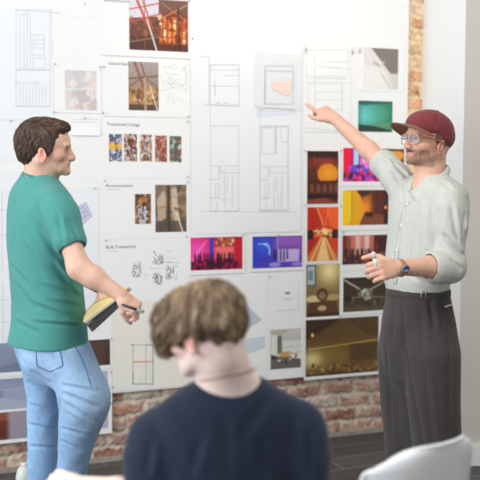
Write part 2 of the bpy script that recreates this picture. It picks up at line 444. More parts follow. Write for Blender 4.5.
def frame_pt(px, py): u, z = wall(px, py); return np.array([u, z])
def rect_uz(b):
    """b=(x0,y0,x1,y1) in the photo frame -> wall rectangle (u0,z0,u1,z1); y at mid-width, x at mid-height"""
    x0, y0, x1, y1 = b; xm = (x0+x1)/2; ym = (y0+y1)/2
    return wall(x0, ym)[0], wall(xm, y1)[1], wall(x1, ym)[0], wall(xm, y0)[1]
def sheet(b, label, layer=0, m='paper', group='sheets pinned to the display board', cat='sheet of paper', curl=.0, name='paper_sheet', rot=0):
    u0, z0, u1, z1 = rect_uz(b); cu = (u0+u1)/2; cz = (z0+z1)/2; hw = (u1-u0)/2; hh = (z1-z0)/2
    w = .0128+layer*.0012
    n = 9; xs = np.linspace(-hw, hw, n); zs = np.linspace(-hh, hh, n); X, Z = np.meshgrid(xs, zs, indexing='ij')
    Yc = -curl*((1-(Z+hh)/(2*hh))**3)*(.5+.5*np.cos(X/hw*1.2))
    if rot:
        c, s_ = math.cos(rot), math.sin(rot); X, Z = X*c-Z*s_, X*s_+Z*c
    Pf = np.stack([X, Yc-.0003, Z], -1); Pb = np.stack([X, Yc+.0001, Z], -1)
    V1, F1 = grid_mesh(Pf); V2, F2 = grid_mesh(Pb); F1 = F1[:, ::-1]
    i = np.arange(n*n).reshape(n, n); loop = list(i[:-1, 0])+list(i[-1, :-1])+list(i[:0:-1, -1])+list(i[0, :0:-1])
    side = [(loop[k], loop[(k+1) % len(loop)], loop[(k+1) % len(loop)]+n*n, loop[k]+n*n) for k in range(len(loop))]
    Fc = np.concatenate([F1, F2+n*n, np.array(side)])
    o = mesh(name, np.concatenate([V1, V2]), Fc, M[m], None, tuple(wp(cu, cz, w)), ANG)
    tag(o, label, cat, group); o['_c'] = 0
    del o['_c']
    o_info[o.name] = (cu, cz, hw, hh, curl, rot)
    return o
o_info = {}
def put_print(o, b, paint, name='photograph', dy=.0006, label=None, res=.0026):
    cu, cz, hw, hh, curl, rot = o_info[o.name]
    u0, z0, u1, z1 = rect_uz(b); p = Pic(u1-u0, z1-z0, res); paint(p); C = p.out()
    X = u0+(u1-u0)*p.x-cu; Z = z1-(z1-z0)*p.y-cz
    Yc = -curl*((1-(Z+hh)/(2*hh))**3)*(.5+.5*np.cos(X/hw*1.2))-dy
    V, Fc = grid_mesh(np.stack([X, Yc, Z], -1))
    ob = mesh(name, V, Fc, M['print'], o, (0,0,0), 0, False, lin(C.reshape(-1, 3)))
    if label: ob['label'] = label
    return ob
def put_lines(o, segs, m='ink', w=.0022, name='line_drawing', dy=.0006, gap=3):
    """segs of (x0,y0,x1,y1[,width factor]) in photo frame -> thin inked strips lying on the sheet"""
    n = len(segs); par = list(range(n))
    def fd(i):
        while par[i] != i: i = par[i]
        return i
    bb = [(min(q[0],q[2])-gap, min(q[1],q[3])-gap, max(q[0],q[2])+gap, max(q[1],q[3])+gap) for q in segs]
    for i in range(n):
        for j in range(i):
            a, b = bb[i], bb[j]
            if a[0] < b[2] and b[0] < a[2] and a[1] < b[3] and b[1] < a[3]: par[fd(i)] = fd(j)
    cl = {}
    for i in range(n): cl.setdefault(fd(i), []).append(segs[i])
    for g in cl.values(): ink_mesh(o, g, m, w, name, dy)
def ink_mesh(o, segs, m, w, name, dy):
    cu, cz, hw, hh, curl, rot = o_info[o.name]; mb = MB()
    for s in segs:
        a = np.array(wall(s[0], s[1])); b = np.array(wall(s[2], s[3])); ww = w*(s[4] if len(s) > 4 else 1)/2
        d = b-a; L = np.linalg.norm(d)
        if L < 1e-5: continue
        t = d/L; nn = np.array([-t[1], t[0]])
        if nn[1]*t[0]-nn[0]*t[1] < 0: nn = -nn
        q = [a-nn*ww-t*ww, b-nn*ww+t*ww, b+nn*ww+t*ww, a+nn*ww-t*ww]
        mb.add([(x-cu, -dy, z-cz) for x, z in q], [(0, 1, 2, 3)])
    return mesh(name, mb.V, mb.F, M[m], o)
def put_text(o, txt, px, py, size, m='inkd', name='heading'):
    cu, cz, hw, hh, curl, rot = o_info[o.name]; u, z = wall(px, py)
    c = bpy.data.curves.new(name, 'FONT'); c.body = txt; c.size = size; c.materials.append(M[m])
    t = bpy.data.objects.new(name+'_tmp', c); COL.objects.link(t)
    dg = bpy.context.evaluated_depsgraph_get(); me = bpy.data.meshes.new_from_object(t.evaluated_get(dg))
    COL.objects.unlink(t); bpy.data.objects.remove(t)
    me.transform(Matrix.Translation((u-cu, -.0007, z-cz)) @ Matrix.Rotation(PI/2, 4, 'X'))
    ob = bpy.data.objects.new(name, me); COL.objects.link(ob); ob.parent = o
    if not me.materials: me.materials.append(M[m])
    return ob
def rects(*bs):
    out = []
    for x0, y0, x1, y1 in bs: out += [(x0,y0,x1,y0), (x1,y0,x1,y1), (x1,y1,x0,y1), (x0,y1,x0,y0)]
    return out
# ------------------------------------------------------------------ prints: what each photograph shows
def p_steel1(p):
    p.grad((226,216,222), (206,214,236), 60)
    p.poly([(0,.42),(.5,.36),(.5,1),(0,1)], (112,72,58)); p.rect(0,.72,.5,1,(86,58,50)); p.speck(30,(0,.42,.5,.8),[(150,92,64),(92,54,40),(190,110,70)],(.01,.03),.6)
    p.rect(.5,.05,1,1,(128,62,40)); p.poly([(.5,.05),(1,.05),(1,.35),(.72,.2),(.5,.4)],(120,86,76))
    p.rect(.53,.36,.98,.86,(232,138,74)); p.speck(50,(.52,.35,.98,.88),[(255,232,190),(255,214,150),(196,84,36),(120,50,30)],(.015,.04),.85)
    for x in (.56,.64,.72,.80,.88,.96): p.line(x,.3,x+.01,.92,.012,(142,60,32),.9)
    for y in (.45,.58,.72,.84): p.line(.5,y,1,y+.04,.010,(168,72,36),.9)
    p.line(.5,.42,.98,.12,.010,(214,160,130),.8); p.line(.55,.1,1,.45,.010,(190,130,100),.8)
    p.rect(.5,.87,1,1,(92,56,46),.9); p.line(.83,.2,.85,.95,.02,(70,40,32),.8)
    for a in ((.1,0,.32,.55,.022),(.2,0,.4,.6,.012),(0,.26,.5,.12,.012),(0,.5,.5,.32,.014)): p.line(*a,(196,92,78),.95)
    p.line(.3,.42,.46,1,.014,(236,226,216),.9); p.line(0,.86,.5,.74,.007,(200,160,120),.8); p.line(.26,0,.26,1,.008,(160,90,70),.8)
    p.noise(.03)
def p_steel2(p):
    p.grad((172,160,156), (150,118,86), 90); p.rect(0,.55,1,.86,(176,132,82)); p.speck(60,(0,.5,1,.9),[(222,196,150),(120,80,50),(200,140,80),(92,66,50)],(.02,.06),.7)
    p.rect(0,.88,1,1,(96,74,66)); p.line(.2,0,.52,.55,.04,(150,96,78),.9); p.line(.4,0,.6,.4,.02,(120,76,62),.9)
    p.line(0,.35,1,.28,.02,(120,96,86),.8); p.line(0,.52,.5,.3,.014,(110,84,76),.8); p.line(.5,.3,1,.52,.014,(120,90,80),.8)
    p.line(.55,.35,.56,1,.045,(196,168,146),.8); p.line(.72,.5,.96,1,.022,(236,222,200),.8); p.line(.3,.55,.3,.9,.02,(110,70,50),.8); p.noise(.06)
def p_collage(kind):
    def f(p):
        base = [(150,160,176),(190,160,130),(180,150,120),(186,128,100),(130,126,106)][kind]; p.grad(base, tuple(v*.8 for v in base), 90)
        cols = [[(60,60,90),(210,210,225),(90,100,130),(220,224,230)],[(90,50,34),(236,226,216),(150,90,60),(70,46,40),(200,190,210)],[(50,44,44),(240,230,220),(200,130,70),(110,70,50),(220,220,230)],[(150,80,60),(230,200,190),(120,96,80),(170,60,60)],[(50,70,56),(150,80,60),(220,220,214),(60,90,110),(110,130,90)]][kind]
        p.speck(110,(0,0,1,1),cols,(.04,.12),.85)
        if kind == 0: p.rect(0,.32,1,.56,(238,182,56)); p.speck(14,(0,.1,.9,.35),[(120,60,40),(90,50,90)],(.03,.08),.9)
        for i in range(5): p.line(p.r.random(),0,p.r.random(),1,.03,cols[i % len(cols)],.6)
        p.ell(.5,1.04,.28,.06,(240,240,239),1,.2); p.noise(.06)
    return f
def p_reint_small(p):
    p.grad((120,88,66),(150,116,88),90); p.speck(60,(0,0,1,1),[(60,40,34),(210,170,130),(150,100,70),(90,60,46)],(.05,.12),.8)
    p.poly([(.2,.45),(.7,.4),(.75,.85),(.6,1),(.3,1)],(196,192,202),.9); p.speck(20,(.2,.3,.8,.9),[(240,236,232),(90,76,80)],(.03,.08),.9); p.ell(.5,.2,.3,.08,(186,120,76),.8); p.noise(.06)
def p_reint_big(p):
    p.grad((140,116,98),(104,88,78),90); p.speck(40,(0,0,1,.8),[(190,160,130),(120,92,74),(84,66,56)],(.05,.14),.5)
    p.poly([(.05,.3),(.3,.1),(.34,.7),(.1,.8)],(206,188,164),.75); p.poly([(.5,.1),(.68,.05),(.75,.6),(.86,.98),(.7,1),(.56,.6)],(214,198,176),.75)
    p.rect(0,.76,1,1,(92,80,74),.85); p.line(.42,.05,.44,1,.05,(76,58,48),.9); p.line(.68,.6,.88,1,.02,(238,220,190),.9); p.line(.1,.5,.3,.46,.02,(180,120,80),.8); p.line(.62,.5,.9,.56,.03,(120,84,60),.7); p.noise(.06)
def p_faded(p):
    p.grad((214,210,210),(222,216,214),90); p.speck(30,(.25,0,1,.5),[(232,214,206),(204,200,202),(238,232,228)],(.06,.16),.7); p.speck(24,(.2,.55,1,1),[(214,190,182),(196,190,192),(236,230,226)],(.05,.14),.8)
    for x in (.3,.42,.55,.68,.8,.93): p.line(x,.5,x,1,.012,(206,196,192),.8)
    p.line(0,.48,1,.46,.012,(236,234,232),.9)
def p_stair(p):
    p.grad((150,138,130),(128,116,108),90); p.rect(0,0,1,1,(134,122,114)); p.poly([(0,0),(.2,0),(.86,.72),(.9,1),(0,1)],(226,222,216)); p.poly([(.05,.1),(.25,.4),(.55,.5),(.6,.3),(.5,.36),(.2,.3)],(206,200,192),.9)
    p.poly([(0,.42),(.45,.5),(.78,1),(0,1)],(236,232,226)); p.poly([(.72,.62),(1,.62),(1,1),(.86,1)],(214,208,202)); p.line(.2,.36,.5,.45,.012,(176,168,160)); p.line(.45,.32,.6,.66,.016,(244,242,238)); p.line(.5,.62,.76,.98,.012,(190,184,176)); p.line(0,0,.22,.36,.03,(232,228,222))
def p_green(p):
    p.grad((40,104,92),(58,130,100),60); p.glow(.3,.45,.35,.42,(110,214,216),.95); p.glow(.62,.4,.4,.34,(82,170,136),.7); p.rect(.1,.2,.22,.75,(150,224,232),.25,.1)
    p.poly([(0,.76),(.45,.8),(1,.95),(1,1),(0,1)],(44,62,52)); p.poly([(0,0),(1,0),(1,.06),(.2,.14),(0,.12)],(36,92,78),.8); p.poly([(.3,.72),(1,.66),(1,.92),(.5,.82)],(92,152,112),.8); p.rect(.93,0,1,1,(44,112,92),.5,.05)
def p_orange(p):
    p.grad((96,34,24),(84,34,24),90); p.rect(0,0,1,.12,(58,26,20)); p.ell(.5,.2,.42,.06,(150,50,34),.8,.6); p.line(0,.27,1,.3,.02,(120,50,36)); p.ell(.66,.43,.33,.19,(222,128,24),1,.08); p.glow(.68,.42,.26,.14,(244,164,44),.8)
    p.rect(0,.56,1,.60,(70,28,20)); p.rect(0,.6,1,.88,(74,34,26)); 
    for x in (.1,.3,.5,.7,.88): p.rect(x,.63,x+.12,.78,(140,84,56),.7,.03)
    p.rect(0,.82,1,.9,(44,20,16)); p.poly([(0,1),(0,.92),(.6,.88),(1,1)],(134,64,40)); p.speck(14,(.05,.3,.3,.5),[(120,56,30),(60,24,20)],(.02,.05),.7); p.line(.22,.1,.3,.4,.014,(140,60,40)); p.noise(.05)
def p_red(p):
    p.grad((214,60,24),(196,60,28),90); p.poly([(0,0),(.28,0),(.48,.32),(0,.5)],(186,40,20)); p.poly([(.3,0),(.62,0),(.62,.36),(.5,.3)],(232,74,30)); p.poly([(.62,0),(1,0),(1,.42),(.7,.36)],(244,96,38)); p.line(.3,0,.52,.34,.014,(250,170,110)); p.line(.66,.02,.6,.34,.01,(250,150,90))
    p.rect(0,.42,.2,.6,(40,22,20)); p.rect(.8,.42,1,.58,(60,34,26)); p.rect(.28,.4,.76,.54,(236,130,60)); p.speck(14,(.28,.4,.76,.56),[(255,216,150),(90,40,30)],(.02,.05)); p.line(.2,.44,.8,.44,.01,(255,210,150)); 
    p.poly([(.45,.56),(.6,.56),(1,.94),(1,1),(0,1),(0,.94)],(204,120,60)); p.poly([(.5,.56),(.55,.56),(.72,1),(.3,1)],(244,196,130)); p.line(.46,.56,.12,1,.014,(250,206,130)); p.line(.58,.56,.9,1,.014,(250,206,130)); p.poly([(0,.6),(.36,.58),(0,.9)],(170,34,20)); p.poly([(1,.6),(.66,.58),(1,.88)],(210,60,26)); p.noise(.05)
def p_magenta(p):
    p.grad((230,24,90),(200,40,160),0); p.rect(0,0,.22,.75,(246,20,60)); p.rect(.2,0,.3,.75,(200,20,110)); p.poly([(.28,0),(.42,.04),(.42,.72),(.28,.66)],(150,200,246)); p.rect(.3,.08,.4,.6,(190,222,250),.8)
    p.poly([(.44,0),(.95,0),(.95,.3),(.44,.5)],(190,60,210)); p.poly([(.44,.3),(.8,.35),(.95,.6),(.44,.72)],(240,120,200)); p.speck(80,(0,.55,.97,1),[(250,60,150),(70,90,230),(60,20,90),(230,40,60),(150,80,240),(40,30,70)],(.02,.055),.9); p.speck(24,(.45,.3,.95,.6),[(250,150,210),(90,80,220),(255,190,220)],(.02,.05),.8); p.rect(.42,0,.45,.8,(150,20,120))
def p_yellow(p):
    p.grad((240,190,20),(210,120,20),0); p.rect(.58,0,1,1,(92,38,22)); p.poly([(.3,0),(.62,0),(.62,1),(.4,1),(.5,.6)],(140,70,26)); p.poly([(0,0),(.18,.05),(.2,.9),(0,1)],(246,206,24)); p.poly([(.2,.08),(.36,.12),(.48,.5),(.36,1),(.2,.92)],(232,170,22)); p.line(.2,0,.2,1,.01,(190,130,20)); p.glow(.5,.5,.13,.3,(252,150,40),.95)
    p.poly([(.3,0),(.6,.0),(.6,.12),(.42,.2)],(74,40,24)); p.poly([(.48,.62),(1,.76),(1,1),(.36,1)],(132,72,44)); p.poly([(.5,.62),(.66,.64),(.66,.78),(.5,.76)],(60,34,26)); p.rect(.9,0,1,1,(56,30,26)); p.ell(.94,.5,.03,.05,(250,150,60)); p.rect(.72,0,.75,.76,(70,30,20),.6)
def p_crowd(p):
    p.grad((190,110,100),(110,50,44),90); p.rect(0,0,.1,.7,(120,40,36)); 
    for i, c in enumerate([(150,70,60),(206,120,104),(236,196,180),(214,140,120),(240,216,204),(200,110,96)]): p.rect(.08+i*.1,.02,.19+i*.1,.66,c,.85,.03)
    p.rect(.68,0,1,.75,(74,30,28)); p.rect(.72,.25,.76,.8,(120,50,40)); p.people(14,.46,.36,(46,24,26),.04,.7); p.rect(0,.76,1,1,(66,34,32),.85,.08); p.speck(24,(0,.74,1,1),[(150,90,70),(40,20,22),(120,50,46)],(.02,.05),.7); p.rect(.8,.6,1,.72,(170,110,86),.6,.04)
def p_dark(p):
    p.grad((58,42,30),(74,62,44),90); p.rect(0,.86,1,1,(86,76,58)); p.line(0,.04,.36,.34,.016,(206,196,170)); p.line(1,.1,.62,.36,.016,(190,180,150)); p.ell(.5,.5,.14,.16,(140,144,124),.9,.4); p.speck(30,(.38,.36,.62,.66),[(210,214,196),(40,36,30),(120,120,100)],(.015,.035),.9); p.speck(30,(.0,.45,1,.85),[(130,120,84),(40,32,24),(96,86,60)],(.015,.04),.6); p.line(.1,.6,.4,.58,.012,(150,140,104)); p.line(.6,.58,.92,.62,.012,(150,140,104)); p.ell(.12,.62,.08,.1,(30,24,20),.7); p.rect(0,0,1,.04,(40,30,24),.6)
def p_lamp(p):
    p.grad((150,128,74),(110,88,48),90); p.glow(.68,.14,.34,.26,(246,228,160),.95); p.rect(0,0,.3,.42,(92,104,100)); p.rect(.04,.04,.25,.38,(176,190,186)); p.rect(.06,.12,.2,.3,(120,140,150)); p.ell(.24,.66,.24,.07,(226,206,150),.9,.3); p.ell(.8,.64,.22,.06,(196,170,110),.8,.3); p.ell(.48,.58,.17,.12,(86,52,34),1,.2); p.ell(.48,.6,.1,.07,(150,112,84)); p.poly([(.1,.72),(.9,.7),(.96,.98),(.0,1)],(92,60,36)); p.ell(.48,.84,.13,.05,(212,176,140),.9,.3); p.rect(0,.94,1,1,(60,42,30))
def p_shed(p):
    p.grad((92,66,32),(112,84,40),60); p.poly([(0,0),(.5,0),(0,.36)],(64,44,24)); p.line(0,.3,.4,0,.012,(50,34,20)); p.line(.1,0,.2,.3,.008,(60,42,24)); p.poly([(.5,0),(1,0),(1,.4),(.7,.2)],(86,60,32)); p.line(.05,.52,1,.42,.008,(230,190,90),.95); p.ell(.09,.27,.018,.03,(246,220,150)); p.glow(.1,.7,.16,.16,(250,236,170),.95); p.glow(.4,.66,.3,.2,(150,120,60),.6)
    p.speck(110,(0,.8,1,.98),[(166,130,72),(60,42,24),(130,98,54),(190,156,96),(70,50,30)],(.006,.016),.8); p.rect(.6,.5,1,.78,(70,48,28),.6,.1); p.line(.62,.5,1,.5,.006,(50,34,20)); p.rect(0,.97,1,1,(60,42,26)); p.noise(.04)
def p_pink(p):
    p.grad((232,30,110),(176,24,60),0); p.glow(.12,.4,.25,.4,(250,90,190),.9); p.line(.02,.7,.3,.1,.02,(255,160,220),.5); p.rect(.36,0,.43,1,(40,70,190)); p.poly([(.45,.02),(.86,.02),(.82,.25),(.5,.3)],(180,90,70)); p.speck(30,(.46,.02,.85,.28),[(250,210,150),(140,60,40),(240,150,120)],(.015,.03),.8); p.rect(.46,.3,.84,.66,(246,120,120),.9,.05); p.rect(.84,.1,1,1,(200,24,50)); p.people(14,.48,.34,(56,16,40),.06,.86); p.rect(0,.8,1,1,(150,24,60),.8,.1); p.speck(26,(0,.7,.9,1),[(50,16,40),(90,20,60)],(.02,.05),.8)
def p_violet(p):
    p.grad((40,60,190),(120,50,160),0); p.rect(.42,0,1,.62,(134,76,176),.9,.1); p.rect(.5,.02,.98,.3,(156,104,196),.6,.06); p.glow(.2,.3,.2,.3,(60,100,230),.7); 
    for i in range(12):
        a = PI*.55+i*.16; p.ell(.2+.14*math.cos(a)*-1,.46-.22*math.sin(a),.02,.03,(160,220,255),.8,.5)
    p.line(.12,.24,.3,.22,.012,(170,220,255)); p.line(.32,.26,.34,.6,.012,(120,180,255)); p.rect(.5,.42,.94,.82,(208,196,236),.85,.05); p.people(5,.42,.34,(34,26,90),.4,.72); p.ell(.45,.9,.12,.07,(220,214,246)); p.ell(.9,.9,.12,.06,(206,190,240)); p.poly([(0,.8),(1,.84),(1,1),(0,1)],(90,70,190),.5); p.line(.5,0,.5,.4,.006,(210,190,240))
def p_room(p):
    p.grad((206,204,196),(170,168,160),90); p.poly([(0,0),(.7,0),(.3,.16),(0,.1)],(186,182,170)); p.rect(.02,.14,.22,.7,(226,226,218)); p.rect(.22,.16,.36,.6,(112,110,104)); p.rect(.4,.3,1,.6,(222,222,216)); p.line(.4,.46,1,.44,.006,(170,170,166)); p.poly([(.22,.6),(.6,.56),(.8,.64),(.4,.74)],(206,160,84)); p.poly([(0,.62),(.3,.7),(.2,.8),(0,.74)],(60,54,48)); p.poly([(0,.78),(.3,.7),(1,.72),(1,1),(0,1)],(106,102,96)); p.poly([(.6,.6),(1,.62),(1,.78),(.7,.74)],(232,230,224)); p.speck(18,(0,.6,.9,.86),[(50,46,42),(150,120,70),(230,226,216)],(.02,.05),.8)
def p_grey_room(p): 
    p.grad((150,156,180),(128,134,162),70); p.rect(.3,.1,1,1,(142,150,174),.5,.2); p.rect(.0,.45,.28,.72,(222,224,232)); p.rect(.0,.42,.3,.48,(100,104,124)); p.poly([(.3,1),(1,.55),(1,1)],(116,122,150),.7); p.line(.3,.2,.3,1,.006,(170,176,196))
def p_grey_hall(p):
    p.grad((142,150,176),(170,176,198),90); p.poly([(0,0),(.5,.35),(.5,.6),(0,.95)],(130,138,166),.8); p.poly([(.5,.35),(1,.05),(1,1),(.5,.6)],(158,164,190),.8); p.line(0,.3,1,.42,.008,(186,190,208)); p.poly([(0,1),(.5,.6),(1,1)],(176,182,202),.7)
def p_brown(p):
    p.grad((126,66,50),(92,46,38),90); p.poly([(0,0),(1,0),(.6,.3),(.2,.28)],(148,84,60)); p.poly([(0,.5),(.1,.46),(.14,.7),(0,.74)],(216,190,130)); p.poly([(.22,.42),(.3,.3),(.46,.34),(.46,.72),(.24,.74)],(176,112,60)); p.poly([(.3,.45),(.44,.45),(.44,.64),(.3,.66)],(214,160,90)); p.poly([(0,.84),(1,.78),(1,1),(0,1)],(110,56,44)); p.rect(.55,0,1,1,(166,160,178),.9,.05)
def p_darkplain(p): p.grad((86,62,58),(74,54,52),90); p.rect(.6,.1,.9,1,(98,74,66),.6,.1)
def p_lilac(p): p.grad((186,182,196),(196,192,204),90); p.poly([(0,.4),(1,.3),(1,1),(0,1)],(176,172,190),.6)

# ------------------------------------------------------------------ sheets
# first column of the board
s = sheet((101,-14,190,57), 'top landscape sheet with two rusty steel-frame photographs, above the sheet headed Central Space', 2)
put_print(s, (129,-3,188,51), p_steel1); put_text(s, 'Existing Structure', 104, 1.2, .018)
s1 = s
s = sheet((102,60,190,117), 'sheet headed Central Space with one steel-truss photograph beside a pencil sketch', 1)
put_print(s, (128.5,62,158.5,110.5), p_steel2); put_text(s, 'Central Space', 108, 64.5, .02)
rs = random.Random(4); seg = []
for _ in range(26):
    x = rs.uniform(161,186); y = rs.uniform(66,92); a = rs.choice([.6,.8,-.7,-.5,.15,1.4]); L = rs.uniform(5,15)
    x2 = min(188, x+L*math.cos(a)); y2 = min(104, max(64, y+L*math.sin(a))); seg.append((x,y,x2,y2))
seg += [(160,91,187,84,1.3),(168,95,168,104),(168,95,174,104),(174,95,174,104),(178,98,186,104)]
put_lines(s, seg, 'inkf', .0022, 'sketch'); s2 = s
s = sheet((103,118.5,190,178.5), 'sheet with a row of five small torn collage strips, one with a yellow band', 0)
for i, (x0, y0, x1, y1) in enumerate(((109,134,122,161.5),(124,134,137,161.5),(140,134.5,152,161.5),(155,135.5,167,162),(169.5,136,181.5,162.5))):
    put_print(s, (x0,y0,x1,y1), p_collage(i), 'collage_strip')
put_text(s, 'Transitional Collage', 107, 125.5, .021); s3 = s
s = sheet((103,180,190,238.5), 'sheet headed Re-interpretation with one small and one larger brown photograph', 0, 'paper')
put_print(s, (135,194,151,224), p_reint_small); put_print(s, (155.3,184.8,186.5,232), p_reint_big)
put_text(s, 'Re-interpretation', 106, 187, .02); put_lines(s, [(106.5,189.5,120,189.7)], 'inkl', .002, 'caption'); s4 = s
s = sheet((103,240,190,301), 'sheet headed Built Transparent with four small purple ink sketches', 0, 'paper')
put_text(s, 'Built Transparent', 106, 248.6, .022); put_lines(s, [(106.5,251.3,118,251.5)], 'inkl', .002, 'caption')
seg = []; rs = random.Random(9)
for bx in ((132,262,141,277),(152,251,163,264),(166,265,177,279),(153,272,162,284)):
    for _ in range(26):
        x = rs.uniform(bx[0],bx[2]); y = rs.uniform(bx[1],bx[3]); a = rs.choice([1.5,1.1,2.0,0.1,.7]); L = rs.uniform(2,6)
        seg.append((x,y,min(bx[2],max(bx[0],x+L*math.cos(a))),min(bx[3],y+L*math.sin(a))))
M['inkp'] = mat('purple_ink', (112,104,136), rough=.8)
put_lines(s, seg, 'inkp', .0026, 'sketch'); seg = [(166,x,172+rs.uniform(0,6),x) for x in (251,258,262)]+[(150,268.5,162,268.5),(144,277,146,279),(142,274,150,276),(162,262,180,263)]
put_lines(s, seg, 'inkl', .002, 'caption'); s5 = s
s = sheet((111.5,300,188.5,388.5), 'cream sheet with a narrow floor plan crossed by a red line, lowest in its column', 1, 'paper_cream')
seg = rects((133,345,153,384),(133,345,146,384))+[(131,345,134,345,2),(146,345,153,345,2),(153,345,153,384,1.8),(133,374,133,384,2),(133,384,153,384,1.6)]
put_lines(s, seg, 'ink', .0022, 'floor_plan'); put_lines(s, [(133.5,362,153,361.3,1.6)], 'inkr', .0035, 'red_line')
seg = [(149,y,151.5,y+.6) for y in range(328,383,3)]+rects((146,330,152,343))+[(120,355,186,349,.6),(125,367,180,362,.6)]
for _ in range(14):
    x = rs.uniform(136,150); y = rs.uniform(372,382); seg.append((x,y,x+rs.uniform(-4,4),y+rs.uniform(-2,2)))
put_lines(s, seg+[(150,306,155,306),(150,312,156,313),(151,318,155,318)], 'inkf', .002, 'pencil_notes'); s6 = s

# far left column
s = sheet((-52,4,53,161), 'tall pale blue plan sheet behind the head of the man in the green T-shirt', 0, 'paper_blue')
seg = rects((16,10,50,70),(16,70,50,106),(32,35,44,55),(20,14,30,68),(24,14,27,66),(33,58,45,68),(16,82,38,84))+[(16,10,60,13),(16,106,50,107),(0,120,50,120)]
seg += [(20+i*3.2,86,20+i*3.2,104) for i in range(9)]+[(33,y,44,y) for y in (40,44,48)]
put_lines(s, seg, 'inkf', .003, 'floor_plan'); sL = s
s = sheet((-52,171,54,277), 'pale blue sheet behind the back of the green T-shirt, below the tall plan sheet', 0, 'paper_blue')
put_lines(s, [(-10,210,10,210),(-10,235,8,235),(2,190,2,270)], 'inkf', .003, 'line_drawing')
s = sheet((-52,279,54,343), 'pale blue sheet at the level of the green T-shirt hem, above the grey room print', 0, 'paper_blue')
put_lines(s, [(-10,300,10,300),(-10,322,8,322),(3,284,3,340)], 'inkf', .003, 'line_drawing')
s = sheet((71,-16,101,18), 'small blank sheet at the top edge of the picture, left of the steel photographs', 0, curl=.0)
put_lines(s, [(84,2,86,6)], 'inkl', .003, 'scribble'); sT = s
s = sheet((54,65,101.5,113), 'sheet with one faded pinkish photograph of a facade', 1)
put_print(s, (65,70.5,96.5,110), p_faded); sF = s
s = sheet((71,116.5,100.5,135.5), 'small note sheet with faint lines of handwriting, right of the dark-haired man', 0, curl=.006)
put_lines(s, [(73,119.5+i*2.5,98-(i % 3)*3,119.5+i*2.5) for i in range(6)], 'inkr' if False else 'inkf', .003, 'handwriting'); sN = s
s = sheet((55,187,99,302), 'pale sheet with a slanted violet sketch plan, right of the green T-shirt', 0, 'paper_blue')
M['violet_wash'] = mat('violet_wash', (206,202,226), rough=.8)
cu, cz = o_info[s.name][:2]
q = [wall(*p_) for p_ in ((74,209),(86,202.5),(92,216),(80,227))]; mesh('violet_patch', [(a-cu, -.0005, b-cz) for a, b in q], [(0,3,2,1)], M['violet_wash'], s)
seg = [(74,209,86,202.5),(86,202.5,92,216),(92,216,80,227),(80,227,74,209),(77,210,84,206.5),(77,210,81,222),(84,206.5,89,216),(78,215,87,211),(80,219,89,215),(82,208,86,218)]
put_lines(s, seg, 'inkp', .0016, 'floor_plan'); sV = s
# lower left renderings
s = sheet((-52,342,112,374.5), 'wide print of a grey-blue room, uppermost of the three prints low on the left', 2)
put_print(s, (-50,344,32,373.5), p_grey_room, 'rendering'); put_print(s, (60,340.5,110,366.5), p_darkplain, 'rendering'); r1 = s
s = sheet((-52,377,112,410), 'wide print of an empty grey hall, middle of the three prints low left', 2)
put_print(s, (-50,379,54,410), p_grey_hall, 'rendering'); put_print(s, (58,372.5,108,400), p_lilac, 'rendering'); r2 = s
s = sheet((-52,411,112,441), 'wide brown print with lit openings, lowest on the brick wall at the left', 2)
put_print(s, (-50,412.5,54,440), p_brown, 'rendering'); put_print(s, (58,404,108,430), p_lilac, 'rendering'); r3 = s
s7 = sheet((190,57-14,304,45), 'x', 0) if False else None

# the big plan and its tracing overlay
s = sheet((190.5,40,301,233), 'largest sheet on the board, two tall floor plans side by side, between the standing men', 2, 'paper_blue', curl=.0)
def plan(x0, x1, y0, y1, flip=False):
    w = x1-x0; h = y1-y0; S = rects((x0,y0,x1,y1)); X = lambda t: x1-w*t if flip else x0+w*t; Y = lambda t: y0+h*t
    for a, b, c, d in ((0,.47,.35,.47),(.4,.47,1,.47),(.35,.47,.35,.55),(.35,.55,1,.55),(0,.63,.3,.63),(.3,.47,.3,.63),(.3,.68,.3,.84),(.18,.68,.18,.84),(.18,.68,.3,.68),(.18,.84,.3,.84),(0,.85,.3,.85),(.22,.9,.22,1),(.5,.58,.5,.97),(.6,.6,.6,.78),(.78,.58,.78,.97)): S.append((X(a),Y(b),X(c),Y(d)))
    return S
seg = plan(210.5,238.5,126,211)+rects((260,126,288,210),(281,127,288,142),(262,128,275,154))+plan(260,288,127,211)
seg += [(200,56.5,209,57),(209,57,209,105.5),(203,105,240,106.5)]+rects((210,65,239,105),(210,65,239,70))+[(224,75.5,239,75.5),(210,86,239,86.5),(215,80,215,95,1.5),(216,103,220,103,1.6),(224,103,228,103,1.6)]
seg += [(201,211.5,297,212,.8),(210,106,210,126,.7),(260,106,260,126,.7),(276,127,276,154,1.6),(262,56,262,60)]
put_lines(s, seg, 'inkl', .0021, 'floor_plan')
seg = [(276,195+i*1.6,281,195+i*1.6) for i in range(8)]+[(231,y,237,y) for y in range(165,205,4)]+[(219,y,226,y) for y in range(162,196,4)]+[(218,199,232,199),(218,201.5,232,201.5)]
put_lines(s, seg, 'inkf', .0018, 'hatching', gap=2.2); sP = s
M['tracing'] = mat('tracing_paper', (246,246,247), rough=.5, alpha=.18)
s = sheet((253,52,301,111), 'square of tracing paper with a salmon patch, over the top right of the largest plan', 4, 'tracing', curl=.0, name='tracing_sheet')
M['salmon'] = mat('salmon_marker', (246,216,206), rough=.8)
cu, cz = o_info[s.name][:2]
q = [wall(*p_) for p_ in ((271,82),(291,80.5),(290,95),(285,95),(272,89))]; mesh('salmon_patch', [(a-cu, -.0008, b-cz) for a, b in q], [(0,4,3,2,1)], M['salmon'], s)
put_lines(s, rects((265,66,293,104))+[(265,71,293,71.5),(265,66,264,104),(262,107.5,295,110,1.8),(254,105,262,110.5)], 'inkl', .0022, 'line_drawing'); sTr = s
